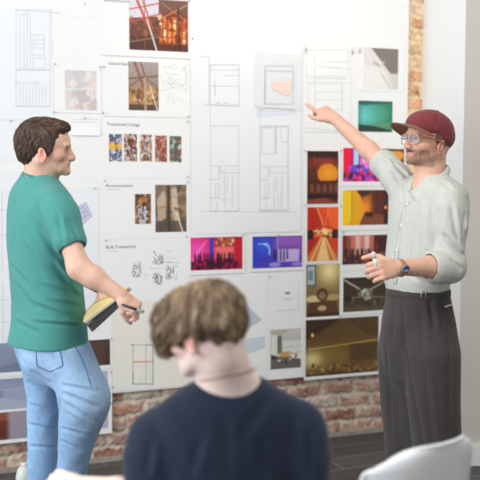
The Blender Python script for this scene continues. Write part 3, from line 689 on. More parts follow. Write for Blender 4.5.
M['wash'] = mat('grey_wash', (222,228,236), rough=.7)
q = [wall(*p_) for p_ in ((256,111),(263,109.5),(296,111),(297,114),(256,118))]; cu, cz = o_info[sP.name][:2]
mesh('grey_band', [(a-cu, -.0005, b-cz) for a, b in q], [(0,4,3,2,1)], M['wash'], sP)
s = sheet((303.5,44,351,132), 'plan sheet behind the pointing hand, right of the largest plan', 1, 'paper')
seg = rects((306,50,348,76),(308,84,342,110),(316,92,342,100))+[(315,52,315,126),(323,62,350,62),(316,66,340,68),(306,82,350,83),(328,68,350,69),(342,84,342,112),(305,128,338,131,1.4),(306,78,346,79)]+[(318+i*5,78,320+i*5,78.4,2.4) for i in range(6)]
put_lines(s, seg, 'inkf', .0026, 'floor_plan'); sQ = s
# right column
s = sheet((357,47,404,91), 'sheet with a pale staircase photograph, above the green one', 1)
put_print(s, (364.3,48.3,398,88.6), p_stair); sS = s
s = sheet((354,91.5,405,149), 'sheet with a green-lit room photograph, below the staircase', 0)
put_print(s, (358.2,101,392.5,132), p_green); sG = s
PR = []
def photo(b, pr, paint, label, layer=1, grp=None, curl=0):
    s = sheet(b, label, layer, 'paper', grp or 'photo prints pinned to the display board', 'photo print', curl, 'photo_print'); put_print(s, pr, paint, 'picture'); return s
f1 = photo((304.5,149.5,340.5,205), (307,151,338.2,204), p_orange, 'portrait print of a glowing orange disc, above the print of the red corridor', 2)
f2 = photo((304.5,205.6,340.5,262.3), (307,207,338.2,261), p_red, 'portrait print of a bright red corridor in perspective, below the orange disc', 2)
f3 = photo((341.5,147,381,186), (343,148,380,181.5), p_magenta, 'magenta and blue print of a crowded room, just under the raised forearm', 2)
f3b = photo((381.2,147,406,186), (381.8,149,404,181.5), lambda p: (p.grad((104,74,56),(80,58,46),90), p.ell(.5,.2,.5,.18,(240,160,50),1,.3), p.rect(0,0,1,.06,(60,44,40))), 'brown print with an orange glow, half hidden behind the linen shirt sleeve', 1)
f4 = photo((341,188.5,390,230), (342.3,190,388.3,225), p_yellow, 'yellow and dark brown print, directly above the print of the standing crowd', 2)
f5 = photo((341,231.5,390,270), (342.3,235,388.3,264), p_crowd, 'reddish print of a crowd before a pale curtain, left of the pointing man\'s near hand', 1)
f6 = photo((341,272,390,314), (343,277,387.5,311), p_dark, 'dark print of a symmetrical hall with two light beams, left of the trouser waistband', 2)
f7 = photo((304.5,263,341.5,318), (306,264,339.6,316.5), p_lamp, 'portrait olive-toned print of a seated figure at a lamp-lit table', 1)
f8 = photo((304,316.5,381,377), (305.5,318,378.2,374), p_shed, 'large landscape golden-brown print of a hall full of small tables, lowest on the right', 2)
g1 = photo((188.5,234,244.5,274), (190.5,237,242.3,269.7), p_pink, 'pink and crimson print of a dancing crowd, above the seated person\'s head', 3)
g2 = photo((250.5,233,303.5,271), (252.3,236,302,267.7), p_violet, 'blue and violet print of a lounge with round tables', 3)
s = sheet((203,275,267.5,379), 'white sheet with slanted grey-blue shapes, right of the seated person\'s head', 0)
M['bluegrey'] = mat('blue_grey_wash', (190,200,214), rough=.7); M['bluegrey2'] = mat('pale_blue_wash', (206,214,224), rough=.7)
cu, cz = o_info[s.name][:2]
def patch(pts, m, name='wash_patch', dy=.0006):
    q = [wall(*p_) for p_ in pts]; mesh(name, [(a-cu, -dy, b-cz) for a, b in q], [tuple(range(len(q)))[::-1]], M[m], s)
patch(((222,284),(232,290),(262,320),(248,329),(222,308)), 'bluegrey'); patch(((240,340),(265,336),(265,348),(243,356)), 'bluegrey2')
patch(((228,288),(247,304),(247,309),(226,296)), 'wash', dy=.0008)
put_lines(s, [(236,311,246,314,2),(238,314,248,317,2),(238,309,240,319,2),(243,312,246,320,2),(236,316,246,320)], 'ink', .003, 'sketch'); sB = s
s = sheet((268.5,272,303.5,326), 'blank white sheet carrying a small card, above the bright room print', 0); sC = s
s = sheet((275,288,298,310), 'small square white card with a tiny motif, pinned on a blank sheet', 2, 'paper', cat='card', name='card')
put_lines(s, [(286,293,289,293,3)], 'ink', .004, 'motif'); put_lines(s, [(283,298.5,293,298.8)], 'inkl', .003, 'caption')
s = sheet((268.5,326.5,303.5,378.5), 'sheet with a bright room photograph, wooden table in it, right of the seated person\'s neck', 1)
put_print(s, (270.5,329,301,368.5), p_room); sR = s

# ------------------------------------------------------------------ pins
def pin_mesh():
    mb = MB(); n = 10; V = []; Fc = []
    prof = [(.0, .0), (.0035, .0), (.0035, .002), (.002, .0035), (.0018, .0065), (.0033, .008), (.003, .0095), (0, .0098)]
    for r, y in prof:
        for k in range(n): a = 2*PI*k/n; V.append((r*.8*math.cos(a), -y, r*.8*math.sin(a)))
    for i in range(len(prof)-1):
        for k in range(n): Fc.append((i*n+k, i*n+(k+1) % n, (i+1)*n+(k+1) % n, (i+1)*n+k))
    return V, Fc
pv, pf = pin_mesh(); pin0 = None
PINS = [(55,64,'above the top left corner of the faded facade print'),(54,112,'under the lower left corner of the faded facade print'),(100,67,'at the upper right corner of the faded facade print'),(103,113,'at the lower left corner of the sheet headed Central Space'),
 (84.5,118,'at the top centre of the small handwritten note'),(94.8,188.5,'at the upper right corner of the sheet with the violet plan'),(104.5,181,'at the upper left corner of the sheet headed Re-interpretation'),
 (188.4,116.5,'at the lower right corner of the sheet headed Central Space'),(187.6,121.5,'at the upper right corner of the sheet of collage strips'),(187.6,177,'at the lower right corner of the sheet of collage strips'),(187.8,182,'at the upper right corner of the sheet headed Re-interpretation'),
 (186.6,236.5,'at the lower right corner of the sheet headed Re-interpretation'),(189,.8,'at the upper right corner of the steel photographs'),(192.5,38.5,'at the upper left corner of the largest plan'),
 (243.5,235,'above the gap between the pink and violet prints'),(278.5,235,'at the top centre of the violet lounge print'),(305.5,151,'at the upper left corner of the orange disc print'),(341,151,'between the orange disc print and the magenta print'),
 (304.5,205.5,'at the left between the orange disc and red corridor prints'),(341,206.5,'beside the right edge of the red corridor print'),(343.5,232.5,'at the upper left corner of the crowd print'),
 (269.8,277,'at the upper left corner of the sheet carrying the small card'),(340.5,316.5,'at the corner between the olive print and the golden-brown hall print'),(111.5,338.5,'at the upper right corner of the dark brown rendering'),
 (112.3,387,'at the lower left corner of the cream plan sheet'),(111,371.8,'at the lower right corner of the dark brown rendering'),(104,67,'at the upper left corner of the sheet headed Central Space'),(10.5,121,'on the pale plan sheet left of the dark-haired man'),
 (106,240.8,'at the upper left corner of the sheet headed Built Transparent'),(185,388,'at the lower right corner of the cream plan sheet')]
for i, (x, y, d) in enumerate(PINS):
    u, z = wall(x, y, .018)
    if pin0 is None:
        pin0 = mesh('push_pin', pv, pf, M['pin'], None, tuple(wp(u, z, .0165)), ANG, True); o = pin0
    else: o = pin0.copy(); COL.objects.link(o); o.location = wp(u, z, .0165)
    tag(o, 'tiny dark push pin '+d, 'push pin', 'push pins holding the sheets')
# small bulldog clips on the two sheets near the pointing hand
def clip_mesh():
    mb = MB(); mb.box((-.004,-.004,-.016),(.004,0,.002)); mb.tube([(-.003,-.004,0),(-.005,-.006,.012),(0,-.007,.018),(.005,-.006,.012),(.003,-.004,0)], .0009, 5)
    return mb
cl0 = None
for x, y, d in ((305.5,49,'on the upper left of the plan sheet above the pointing finger'),(352.5,51,'on the upper right of the plan sheet above the pointing hand'),(359.5,50,'on the upper left of the staircase sheet')):
    u, z = wall(x, y, .016)
    if cl0 is None: cl0 = mesh('binder_clip', clip_mesh().V, clip_mesh().F, mat('clip_grey', (190,190,192), rough=.3, metal=.6), None, tuple(wp(u, z, .0175)), ANG); o = cl0
    else: o = cl0.copy(); COL.objects.link(o); o.location = wp(u, z, .0175)
    tag(o, 'small grey clip '+d, 'clip', 'small clips on the sheets')
# ------------------------------------------------------------------ body building blocks
def rotm(f, u=(0, 0, 1)):
    f = nrm(f); l = nrm(np.cross(u, f)); up = np.cross(f, l); return np.stack([f, l, up], 1)
class Fr:
    """local frame: x forward, y left, z up"""
    def __init__(s, o, R, k=1.): s.o = np.array(o, float); s.R = R; s.k = k
    def __call__(s, x, y, z): return s.o+s.k*(s.R@np.array([x, y, z]))
    def loc(s, P): return (P-s.o)@s.R/s.k
def head_sdf(S, T, beard=False, jaw=1.0):
    T0 = T; k = T.k; R = T.R
    def T(x, y, z): return T0(x+(.010*min(1, max(0, (-.07-z)/.03)) if x > .05 else 0), y, z if z > -.04 else -.04+(z+.04)*.80)
    E_ = lambda c, r, kk=.01, op='u', RR=None: S.ell(T(*c), np.array(r)*k, R if RR is None else R@RR, kk*k, op)
    C_ = lambda a, b, ra, rb, kk=.01, op='u': S.rc(T(*a), T(*b), ra*k, rb*k, kk*k, op)
    E_((-.012,0,.033), (.098,.074,.082), .01)
    E_((.028,0,.020), (.068,.066,.068), .02)
    E_((.030,0,-.040), (.052,.053,.050), .03)
    for s in (-1, 1):
        C_((-.012, s*.050, -.048), (.052, s*.024, -.090), .017, .014, .022)
        E_((.054, s*.042, -.026), (.026,.020,.020), .02)
        E_((.084, s*.030, .016), (.012,.022,.008), .012)              # brow
        E_((.098, s*.031, -.001), (.017,.019,.012), .012, 's')        # eye socket
        E_((.0755, s*.031, -.002), (.0125,.0125,.0125), .001)         # eyeball
        C_((.080, s*.018, .0055), (.078, s*.044, .004), .0055, .005, .004)     # upper lid
        C_((.079, s*.019, -.0095), (.076, s*.043, -.009), .0045, .004, .004)   # lower lid
    E_((.070,0,-.066), (.024,.033,.028), .02)                          # muzzle
    E_((.070,0,-.100), (.019,.020,.016), .016)                         # chin
    C_((.088,0,.010), (.108,0,-.030), .0068, .0098, .010); C_((.078,0,-.010), (.090,0,-.036), .013, .014, .012)              # nose
    for s in (-1, 1): E_((.100, s*.0115, -.037), (.011,.0075,.0075), .006)
    E_((.106,0,-.041), (.009,.007,.005), .005)
    for s in (-1, 1): E_((.104, s*.007, -.0445), (.004,.0032,.004), .002, 's')
    C_((.090,-.020,-.0675), (.090,.020,-.0675), .0030, .0030, .003, 's')
    C_((.0895,-.015,-.0615), (.0905,0,-.0605), .0050, .0058, .004); C_((.0895,.015,-.0615), (.0905,0,-.0605), .0050, .0058, .004)
    C_((.0875,-.012,-.0735), (.0875,.012,-.0735), .0058, .0058, .004)
    C_((.095,0,-.068), (.084,.0,-.068), .0012, .001, .002, 's'); C_((.0945,-.018,-.0678), (.0945,.018,-.0678), .0016, .0016, .001, 's')
    tl = Matrix.Rotation(math.radians(-14), 3, 'Y'); tl = np.array(tl)
    for s in (-1, 1):
        fl = np.array(Matrix.Rotation(math.radians(20*s), 3, 'Z'))
        E_((-.004, s*.077, -.024), (.017,.0075,.029), .006, 'u', tl@fl)
        E_((.000, s*.0850, -.020), (.0095,.0075,.019), .002, 's', tl@fl)
        E_((.008, s*.076, -.026), (.005,.005,.008), .004)
        E_((-.001, s*.077, -.052), (.009,.006,.009), .005)
def neck_sdf(S, T, base, r0=.052, r1=.062):
    S.rc(T(-.030, 0, -.040), base, r0, r1, .03); S.rc(T(.010, 0, -.085), np.array(base)+T.R[:, 0]*.02, .036, .045, .03)
def hand_sdf(S, w, f, n, side, curls, thumb, k=1., spread=.06):
    """w wrist, f to the fingers, n back-of-hand normal, side=thumb side; curls: 4 x (a1,a2,a3) degrees; thumb: three local dirs (f,side,n)"""
    f = nrm(f); n = nrm(np.array(n)-np.dot(n, f)*f); side = nrm(np.array(side)-np.dot(side, f)*f-np.dot(side, n)*n)
    w = np.array(w, float)
    S.ecap(w-f*.01, w+f*.030*k, side, (.028*k, .020*k), (.034*k, .017*k), .012)
    S.ecap(w+f*.030*k, w+f*.078*k, side, (.034*k, .016*k), (.041*k, .0125*k), .012)
    S.rc(w+f*.02*k+side*.022*k-n*.006, w+f*.055*k+side*.030*k-n*.008, .016*k, .012*k, .012)
    tips = []
    for i, (o, L, r) in enumerate(((.0295, .076, .0094), (.0100, .084, .0096), (-.0100, .078, .0092), (-.0285, .062, .0082))):
        b = w+f*(.086-.004*abs(i-1))*k+side*o*k+n*.001; ang = 0; p = b; rr = r*k
        S.rc(b-f*.02*k, b, rr*1.0, rr*1.06, .006)
        sp = spread*(1.2-i*.8); pts = [p]
        for j, frac in enumerate((.46, .30, .24)):
            ang += math.radians(curls[i][j]); d = (f*math.cos(ang)-n*math.sin(ang)); d = nrm(d+side*sp*math.cos(ang))
            q = p+d*L*k*frac; r2 = rr*(.94 if j < 2 else .82)
            S.rc(p, q, rr, r2, .0035 if j else .004); p = q; rr = r2; pts.append(p)
        tips.append(pts)
    p = w+f*.020*k+side*.026*k-n*.006*k; rr = .0125*k; pts = [p]
    for j, (L, d) in enumerate(zip((.042, .034, .027), thumb)):
        dd = nrm(f*d[0]+side*d[1]+n*d[2]); q = p+dd*L*k; r2 = rr*(.88 if j < 2 else .78)
        S.rc(p, q, rr, r2, .008 if j == 0 else .004); p = q; rr = r2; pts.append(p)
    tips.append(pts); return tips
def skin_col(T, base, blush=(214,138,120), beard=None, dark_eye=True, iris=(70,60,50)):
    base = np.array(base, float)
    def f(P):
        q = T.loc(P); q[:, 2] = np.where(q[:, 2] > -.04, q[:, 2], -.04+(q[:, 2]+.04)/.80); c = np.tile(base, (len(P), 1)); g = lambda cx, cy, cz, r: np.exp(-(((q-[cx, cy, cz])/r)**2).sum(1))[:, None]
        mixf = lambda c, m, col: c*(1-m)+np.array(col, float)*m
        c *= (1+.03*snoise(P, 60, 3)+.02*snoise(P, 160, 4))[:, None]
        for s in (-1, 1):
            c = mixf(c, .45*g(.06, s*.045, -.03, (.04,.025,.022)), blush)
            c = mixf(c, .60*g(-.004, s*.080, -.024, (.02,.014,.03)), (212,124,106))
            c = mixf(c, .35*g(.082, s*.031, -.006, (.02,.018,.012)), (176,120,104))
            if dark_eye:
                e = np.sqrt(((q-[.0755, s*.031, -.002])**2).sum(1)); on = (e < .0138) & (q[:, 0] > .0835)
                c[on] = (206,196,190)
                ir = on & (np.hypot(q[:, 1]-s*.031, q[:, 2]+.002) < .0072); c[ir] = iris
                lid = (np.abs(q[:, 2]-(.0035-(np.abs(q[:, 1])-.031)**2*12)) < .0022) & (np.abs(q[:, 1]-s*.031) < .016) & (q[:, 0] > .074); c[lid] = (92,62,50)
        c = mixf(c, .35*g(.108, 0, -.032, (.018,.014,.014)), (216,132,114))
        lip = (q[:, 0] > .078) & (np.abs(q[:, 1]) < .022) & (q[:, 2] < -.0575) & (q[:, 2] > -.079)
        c[lip] = c[lip]*.5+np.array((190,112,102))*.5
        if beard:
            col, am = beard
            zb = (q[:, 2] < -.044-.10*np.clip(q[:, 0]-.06, -.1, 0)+.0) & (q[:, 0] > -.012) & (q[:, 2] > -.125)
            lim = (q[:, 2] < (-.052+.05*(.09-q[:, 0])*0)) | (q[:, 0] < .03)
            side = np.clip((-.040-q[:, 2]+np.clip(.028-q[:, 0], 0, .03)*1.1)/.010, 0, 1)*np.clip((q[:, 0]+.010)/.012, 0, 1)*np.clip((q[:, 2]+.128)/.01, 0, 1)
            m = side*(.62+.38*snoise(P, 420, 5))*(.62+.38*np.clip((q[:, 0]-.02)/.05, 0, 1)); m = np.where(lip, 0, m)
            must = np.exp(-((q[:, 2]+.0535)/.0055)**2)*(np.abs(q[:, 1]) < .028)*(q[:, 0] > .07)*1.25
            m = np.clip(np.maximum(m*am, must*.95), 0, .95)
            m = np.where((q[:, 0] > .108) | (np.abs(q[:, 1]) > .085), 0, m)[:, None]
            c = c*(1-m)+np.array(col, float)*m
        return np.clip(c, 3, 252)
    return f
def brows(T, man, base, m, r=.0034):
    for s in (-1, 1):
        mb = MB(); mb.tube([T(.0905, s*.012, .0150), T(.0925, s*.024, .0190), T(.086, s*.038, .0195), T(.073, s*.050, .0130)], [r*.8*T.k, r*1.1*T.k, r*T.k, r*.35*T.k], 7); mb.V = [tuple(np.array(v)-base) for v in mb.V]; mb.build('eyebrow', m, man, smooth=True)
def strands(S, T, n, flow, steps=7, step=.008, r=.0013, lift=.0015, region=None, seed=1, V=None, cols=((70,50,40),), wild=.15):
    """thin tapered locks that follow the hair surface"""
    rg = np.random.default_rng(seed); q = T.loc(V)
    ok = np.nonzero(region(q))[0] if region else np.arange(len(V)); idx = rg.choice(ok, n)
    p = V[idx]+rg.normal(size=(n, 3))*.001; path = []; jit = rg.normal(size=(n, 3))*wild; lf = lift*rg.uniform(.2, 1.6, n)
    def grad(P, e=.002):
        d0 = S.ev(P); g = np.stack([S.ev(P+np.eye(3)[i]*e)-d0 for i in range(3)], 1); return d0, g/(np.linalg.norm(g, axis=1)[:, None]+1e-9)
    for k in range(steps):
        d, g = grad(p); p = p-g*(d-lf*(.3+k*.12))[:, None]; path.append(p)
        fl = flow(T.loc(p))@T.R.T+jit; fl = fl-(fl*g).sum(1)[:, None]*g; fl /= np.linalg.norm(fl, axis=1)[:, None]+1e-9
        p = p+fl*step
    path = np.stack(path, 1)                                # n, steps, 3
    t = np.gradient(path, axis=1); t /= np.linalg.norm(t, axis=2)[..., None]+1e-9
    ref = rg.normal(size=(n, 1, 3)); a = np.cross(t, np.broadcast_to(ref, t.shape)); a /= np.linalg.norm(a, axis=2)[..., None]+1e-9; b = np.cross(t, a)
    rad = r*rg.uniform(.6, 1.5, n)[:, None]*np.sin(np.linspace(.35, 3.05, steps))[None]**.7; rad = rad[..., None]
    ring = [path+rad*(a*math.cos(x)+b*math.sin(x)) for x in (0, 2.094, 4.189)]
    VV = np.stack(ring, 2).reshape(-1, 3)
    base = (np.arange(n)[:, None]*steps+np.arange(steps-1)[None])*3
    F_ = []
    for j in range(3):
        F_.append(np.stack([base+j, base+(j+1) % 3, base+3+(j+1) % 3, base+3+j], -1).reshape(-1, 4))
    cc = np.array(cols, float)[rg.integers(len(cols), size=n)]*rg.uniform(.8, 1.2, n)[:, None]
    return VV, np.concatenate(F_), np.repeat(cc, steps*3, 0)
def hair_obj(S, T, lo, hi, h, colfn, parent, base, m, cols, n, flow, name='hair', **kw):
    V, Fc = S.polygonise(lo, hi, h); c = colfn(V)
    V2, F2, c2 = strands(S, T, n, flow, V=V, cols=cols, **kw)
    VV = np.concatenate([V, V2])-np.array(base); FF = np.concatenate([Fc, F2+len(V)])
    return mesh(name, VV, FF, m, parent, (0,0,0), 0, True, lin(np.clip(np.concatenate([c, c2]), 3, 250)))
M['skin'] = mat('skin', attr='Col', rough=.5, sss=.12, spec=.35, bump=.05, bscale=220)
M['hair'] = mat('hair', attr='Col', rough=.5, spec=.35)
M['white_sclera'] = None
def knit(name, c, **kw): return mat(name, c, rough=.9, sheen=.15, spec=.15, **kw)
def ray_hit(SS, px, py, Y0=2.9, Y1=4.0):
    """where the line of sight through a spot of the photograph first meets the cloth (used to run seams and folds over it)"""
    Ys = np.linspace(Y0, Y1, int((Y1-Y0)/.009)); P = np.array([W(px, py, y) for y in Ys]); d = SS.ev(P); i = np.argmax(d < 0.001)
    P = np.array([W(px, py, y) for y in np.linspace(Ys[i]-.025, Ys[i]+.012, 38)]); d = SS.ev(P); return P[np.argmax(d < .0005)]
def pxpath(SS, pts, n=6, Y0=2.9, Y1=4.0):
    out = []
    for i in range(len(pts)-1):
        for k in range(n): out.append(ray_hit(SS, pts[i][0]+(pts[i+1][0]-pts[i][0])*k/n, pts[i][1]+(pts[i+1][1]-pts[i][1])*k/n, Y0, Y1))
    return out+[ray_hit(SS, *pts[-1][:2], Y0, Y1)]
def folds_on(SS, lst, gd=1.5, gr=1.0, off=(.012, 0, .012), Y0=2.9, Y1=4.0):
    H_ = [(pxpath(SS, (a, b) if not isinstance(a[0], (tuple, list)) else a, 5, Y0, Y1), w, d) for a, b, w, d in lst]
    for p, w, d in H_: SS.pfold(p, w, d*gd); SS.pfold(np.array(p)+np.array(off), w, -d*gr)
def seam(SS, pts, r, name, m, parent, base, flat=None, n=8):
    P = np.array(pxpath(SS, pts, n))-np.array(base); P[1:-1] = (P[:-2]+2*P[1:-1]+P[2:])/4
    mb = MB(); mb.tube(list(P), r, 6, flat=flat); return mb.build(name, m, parent, smooth=True)
def pxz(py, Y): return W(240, py, Y)[2]
def row(px, py, Y, a, b, az):
    p = W(px, py, Y); return (p[2], p[0], p[1], a, b, az)
# ================================================================== person in the green T-shirt (left)
baseL = np.array([W(52, 520, 3.52)[0], 3.52, 0]); az = 35
TL = Fr(W(46, 149, 3.50), rotm((math.cos(math.radians(4)), math.sin(math.radians(4)), -.03)), .97)
fL = np.array([math.cos(math.radians(az)), math.sin(math.radians(az)), 0]); rL = np.array([fL[1], -fL[0], 0])
body = Sdf(); head_sdf(body, TL)
neck_sdf(body, TL, W(40, 190, 3.52), .053, .064)
sh = [row(40,186,3.52,.055,.09,az), row(40,192,3.52,.08,.15,az), row(42,215,3.52,.11,.165,az), row(44,260,3.52,.105,.14,az), row(48,330,3.52,.10,.125,az), row(50,352,3.52,.10,.125,az)]
body.stack(sh, .03)
# near (right) arm
s_ = W(58, 206, 3.37); e_ = W(79, 268, 3.27); w_ = W(121, 295, 3.24)
body.rc(s_, e_, .048, .038, .03); body.rc(e_, e_+(w_-e_)*.35, .036, .037, .04); body.rc(e_+(w_-e_)*.35, w_, .037, .025, .03)
hf = nrm(W(138, 309, 3.23)-w_)
tipsR = hand_sdf(body, w_, hf, nrm(np.array([.5, -.55, .65])), nrm(np.array([.1, -.8, -.5])), [(48,70,45),(58,72,45),(64,74,45),(68,74,45)], [(.75,.35,-.6),(.85,-.1,-.55),(.8,-.4,-.5)], .90, .02)
# far (left) arm
s2 = W(38, 205, 3.68); e2 = W(70, 268, 3.74); w2 = W(106, 290, 3.52)
body.rc(s2, e2, .05, .042, .02); body.rc(e2, w2, .042, .028, .015)
hf2 = nrm(W(94, 312, 3.42)-w2)
hand_sdf(body, w2, nrm(W(112, 303, 3.44)-w2), nrm(np.array([.3,.2,-1])), nrm(np.array([-.6,-.6,0])), [(20,40,30)]*4, [(.7,.6,.3),(.9,.2,.3),(.9,.1,.2)], .95, .02)
# legs (inside the jeans)
body.chain([W(42,362,3.60), W(44,445,3.62), W(43,548,3.66)], [.060,.042,.035], .03)
body.chain([W(64,362,3.48), W(86,404,3.42), W(74,462,3.50), W(66,545,3.58)], [.06,.05,.045,.035], .03)
body.chain([W(43,548,3.66), W(43,548,3.66)*[1,1,0]+[.12,.06,.05]], [.04,.03], .02)
body.chain([W(66,545,3.58), W(66,545,3.58)*[1,1,0]+[.13,.04,.05]], [.04,.03], .02)
M['skinL'] = M['skin']
man, VL = sdf_obj('person', body, (-1.05, 3.0, 0), (-.2, 4.0, 1.75), .003, M['skin'], None, tuple(baseL), skin_col(TL, (222,180,158), iris=(80,62,50)))
tag(man, 'dark-haired person in green T-shirt and light jeans standing in profile, holding an open notebook', 'person')
brows(TL, man, baseL, mat('brow_brown', (74,52,42), rough=.8))
# hair
H = Sdf(); Rm = TL.R
def HE(c, r, k=.015, op='u'): H.ell(TL(*c), np.array(r)*TL.k, Rm, k, op)
HE((-.018,0,.040), (.106,.083,.085)); HE((.030,0,.090), (.056,.056,.026), .02); HE((.066,0,.085), (.026,.044,.018), .014); HE((.048,-.03,.087), (.04,.03,.022), .012); HE((-.060,0,.0), (.058,.072,.075), .02)
for s in (-1, 1): HE((.010, s*.066, .020), (.030,.016,.045), .014); HE((.024, s*.068, -.006), (.009,.012,.022), .006)
HE((.104,0,.012), (.052,.10,.070), .006, 's'); HE((.058,0,-.050), (.055,.12,.055), .006, 's')
for s in (-1, 1): HE((-.002, s*.088, -.026), (.022,.022,.031), .005, 's')
HE((-.03,0,-.105), (.12,.12,.040), .006, 's'); HE((.03,0,-.10), (.07,.12,.06), .006, 's')
def hpost(P, d):
    q = TL.loc(P); a = np.arctan2(q[:, 2]-.02, q[:, 0]*.6+.01)
    fl = q[:, 1]*260+q[:, 2]*60+6*np.sin(q[:, 0]*30); 
    return d+.0016*np.sin(fl)*np.clip(q[:, 2]/.06, 0, 1)+.0014*np.sin(q[:, 0]*330+q[:, 2]*90)*(1-np.clip(q[:, 2]/.08, 0, 1))+.0012*snoise(P, 110, 8)
H.post = hpost
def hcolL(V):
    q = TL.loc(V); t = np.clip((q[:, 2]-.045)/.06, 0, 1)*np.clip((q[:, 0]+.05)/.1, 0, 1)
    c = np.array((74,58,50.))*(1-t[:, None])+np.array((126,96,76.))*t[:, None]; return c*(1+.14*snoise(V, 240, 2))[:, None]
def flowL(q):
    top = np.clip((q[:, 2]-.05)/.04, 0, 1)[:, None]
    return np.array([.95, .1, .1])*top+np.array([-.45, 0, -1.])*(1-top)
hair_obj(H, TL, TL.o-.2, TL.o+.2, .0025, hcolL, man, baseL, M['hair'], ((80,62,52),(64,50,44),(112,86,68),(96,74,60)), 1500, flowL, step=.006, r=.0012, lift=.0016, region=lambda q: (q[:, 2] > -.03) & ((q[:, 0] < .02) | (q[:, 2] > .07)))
hair_top = None

# T-shirt
sh = [row(38,171,3.53,.059,.067,az), row(38,178,3.53,.066,.105,az), row(38,186,3.53,.086,.160,az), row(40,196,3.53,.105,.192,az), row(43,214,3.53,.128,.200,az), row(44,240,3.53,.136,.192,az), row(45,270,3.53,.132,.178,az), row(48,300,3.53,.134,.176,az), row(49,322,3.53,.140,.180,az), row(48,343,3.53,.152,.190,az)]
S = Sdf(); S.stack(sh, .02)
tdir = nrm(e_-s_); S.rc(s_+np.array([-.02,.02,.012]), s_+tdir*.05, .063, .062, .035); S.ecap(s_+tdir*.03, s_+tdir*.150, fL, (.064,.058), (.064,.056), .03)
S.rc(s_+tdir*.168, s_+tdir*.30, .049, .049, .004, 's')
t2 = nrm(e2-s2); S.rc(s2, s2+t2*.15, .066, .062, .035)
S.rc(TL(-.03,0,-.07), W(41,181,3.51), .050, .056, .004, 's')
S.rc(W(40,352,3.53)-rL*.10, W(60,350,3.53)+rL*.10, .05, .05, .01, 's') if False else None
rg = random.Random(5)
def fp(*a): return W(*a)
FL = []
for a, b, w, d in (((20,215,3.36),(10,260,3.40),.016,.004), ((30,215,3.34),(62,262,3.33),.014,.005), ((52,262,3.33),(80,300,3.36),.012,.006), ((40,285,3.34),(82,296,3.38),.010,.004), ((24,300,3.36),(70,318,3.36),.011,.005), ((12,280,3.40),(40,312,3.34),.010,.004),
    ((8,262,3.42),(30,286,3.34),.010,.004), ((30,322,3.34),(80,326,3.38),.009,.004), ((10,318,3.40),(40,334,3.34),.009,.004), ((58,214,3.29),(64,246,3.28),.010,.004), ((70,218,3.30),(78,240,3.28),.008,.003), ((34,196,3.36),(46,236,3.33),.013,.005), ((22,240,3.36),(44,276,3.33),.012,.004), ((46,300,3.34),(86,308,3.40),.009,.004), ((14,225,3.38),(24,300,3.36),.014,.003)):
    FL.append((a[:2], b[:2], w, d))
folds_on(S, FL, 1.6, 1.3)
S.post = lambda P, d: d+.0022*snoise(P, 26, 11)+.0010*snoise(P, 60, 12)
sdf_obj('t_shirt', S, (-1.05, 3.1, .80), (-.3, 4.0, 1.6), .003, knit('green_jersey', (78,148,142), noise=.05, nscale=5, bump=.15, bscale=300), man, tuple(baseL))
mb = MB(); ring = []
for k in range(26):
    a = 2*PI*k/26; c_ = W(40, 177, 3.515); ring.append(c_+fL*.063*math.cos(a)+rL*.069*math.sin(a)+np.array([0,0,-.020*math.cos(a)-.008-.008*abs(math.sin(a))])-baseL)
mb.tube(ring, .0055, 7, closed=True); mb.build('collar', knit('green_rib', (70,138,134)), man, smooth=True)

# jeans
J = Sdf()
J.stack([row(49,316,3.53,.118,.155,az), row(50,336,3.53,.136,.165,az), row(56,358,3.53,.142,.166,az), row(60,378,3.53,.120,.150,az)], .03, cap=.008)
J.ell(W(40,360,3.43), (.066,.06,.075), None, .05)
def legst(rows_, az_): J.stack([row(px, py, Y, a, b, az_) for px, py, Y, a, b in rows_], .03)
legst([(36,345,3.60,.09,.09),(43,372,3.60,.082,.08),(44,400,3.60,.068,.066),(43,440,3.60,.064,.060),(42,480,3.62,.060,.058),(42,530,3.64,.056,.056),(42,549,3.65,.06,.058)], az)
legst([(62,345,3.46,.105,.095),(74,372,3.44,.108,.092),(84,392,3.42,.104,.088),(85,408,3.42,.098,.084),(80,428,3.44,.084,.076),(76,446,3.46,.070,.066),(73,464,3.48,.061,.060),(69,505,3.54,.054,.054),(66,543,3.56,.056,.056)], az-25)
FL = []
for a, b, w, d in (((56,372,3.42),(62,398,3.44),.012,.010), ((60,396,3.44),(58,440,3.52),.012,.010), ((62,392,3.38),(98,408,3.36),.010,.007), ((64,402,3.38),(96,422,3.37),.008,.006), ((66,412,3.38),(92,430,3.38),.008,.005), ((60,428,3.42),(90,436,3.40),.007,.005), ((60,440,3.42),(86,452,3.42),.007,.004), ((28,404,3.54),(56,412,3.54),.008,.005), ((28,424,3.54),(56,430,3.54),.008,.005), ((27,446,3.54),(56,448,3.54),.008,.004), ((60,385,3.36),(100,392,3.35),.009,.005), ((30,370,3.45),(52,384,3.46),.010,.006), ((14,344,3.42),(26,366,3.46),.008,.005), ((80,350,3.38),(100,385,3.36),.008,.003), ((50,350,3.36),(70,372,3.34),.012,.004)):
    FL.append((a[:2], b[:2], w, d))
folds_on(J, FL, 1.2, .8, (0,0,.014))
J.post = lambda P, d: d+.0022*snoise(P, 34, 21)+.0010*snoise(P, 90, 22)
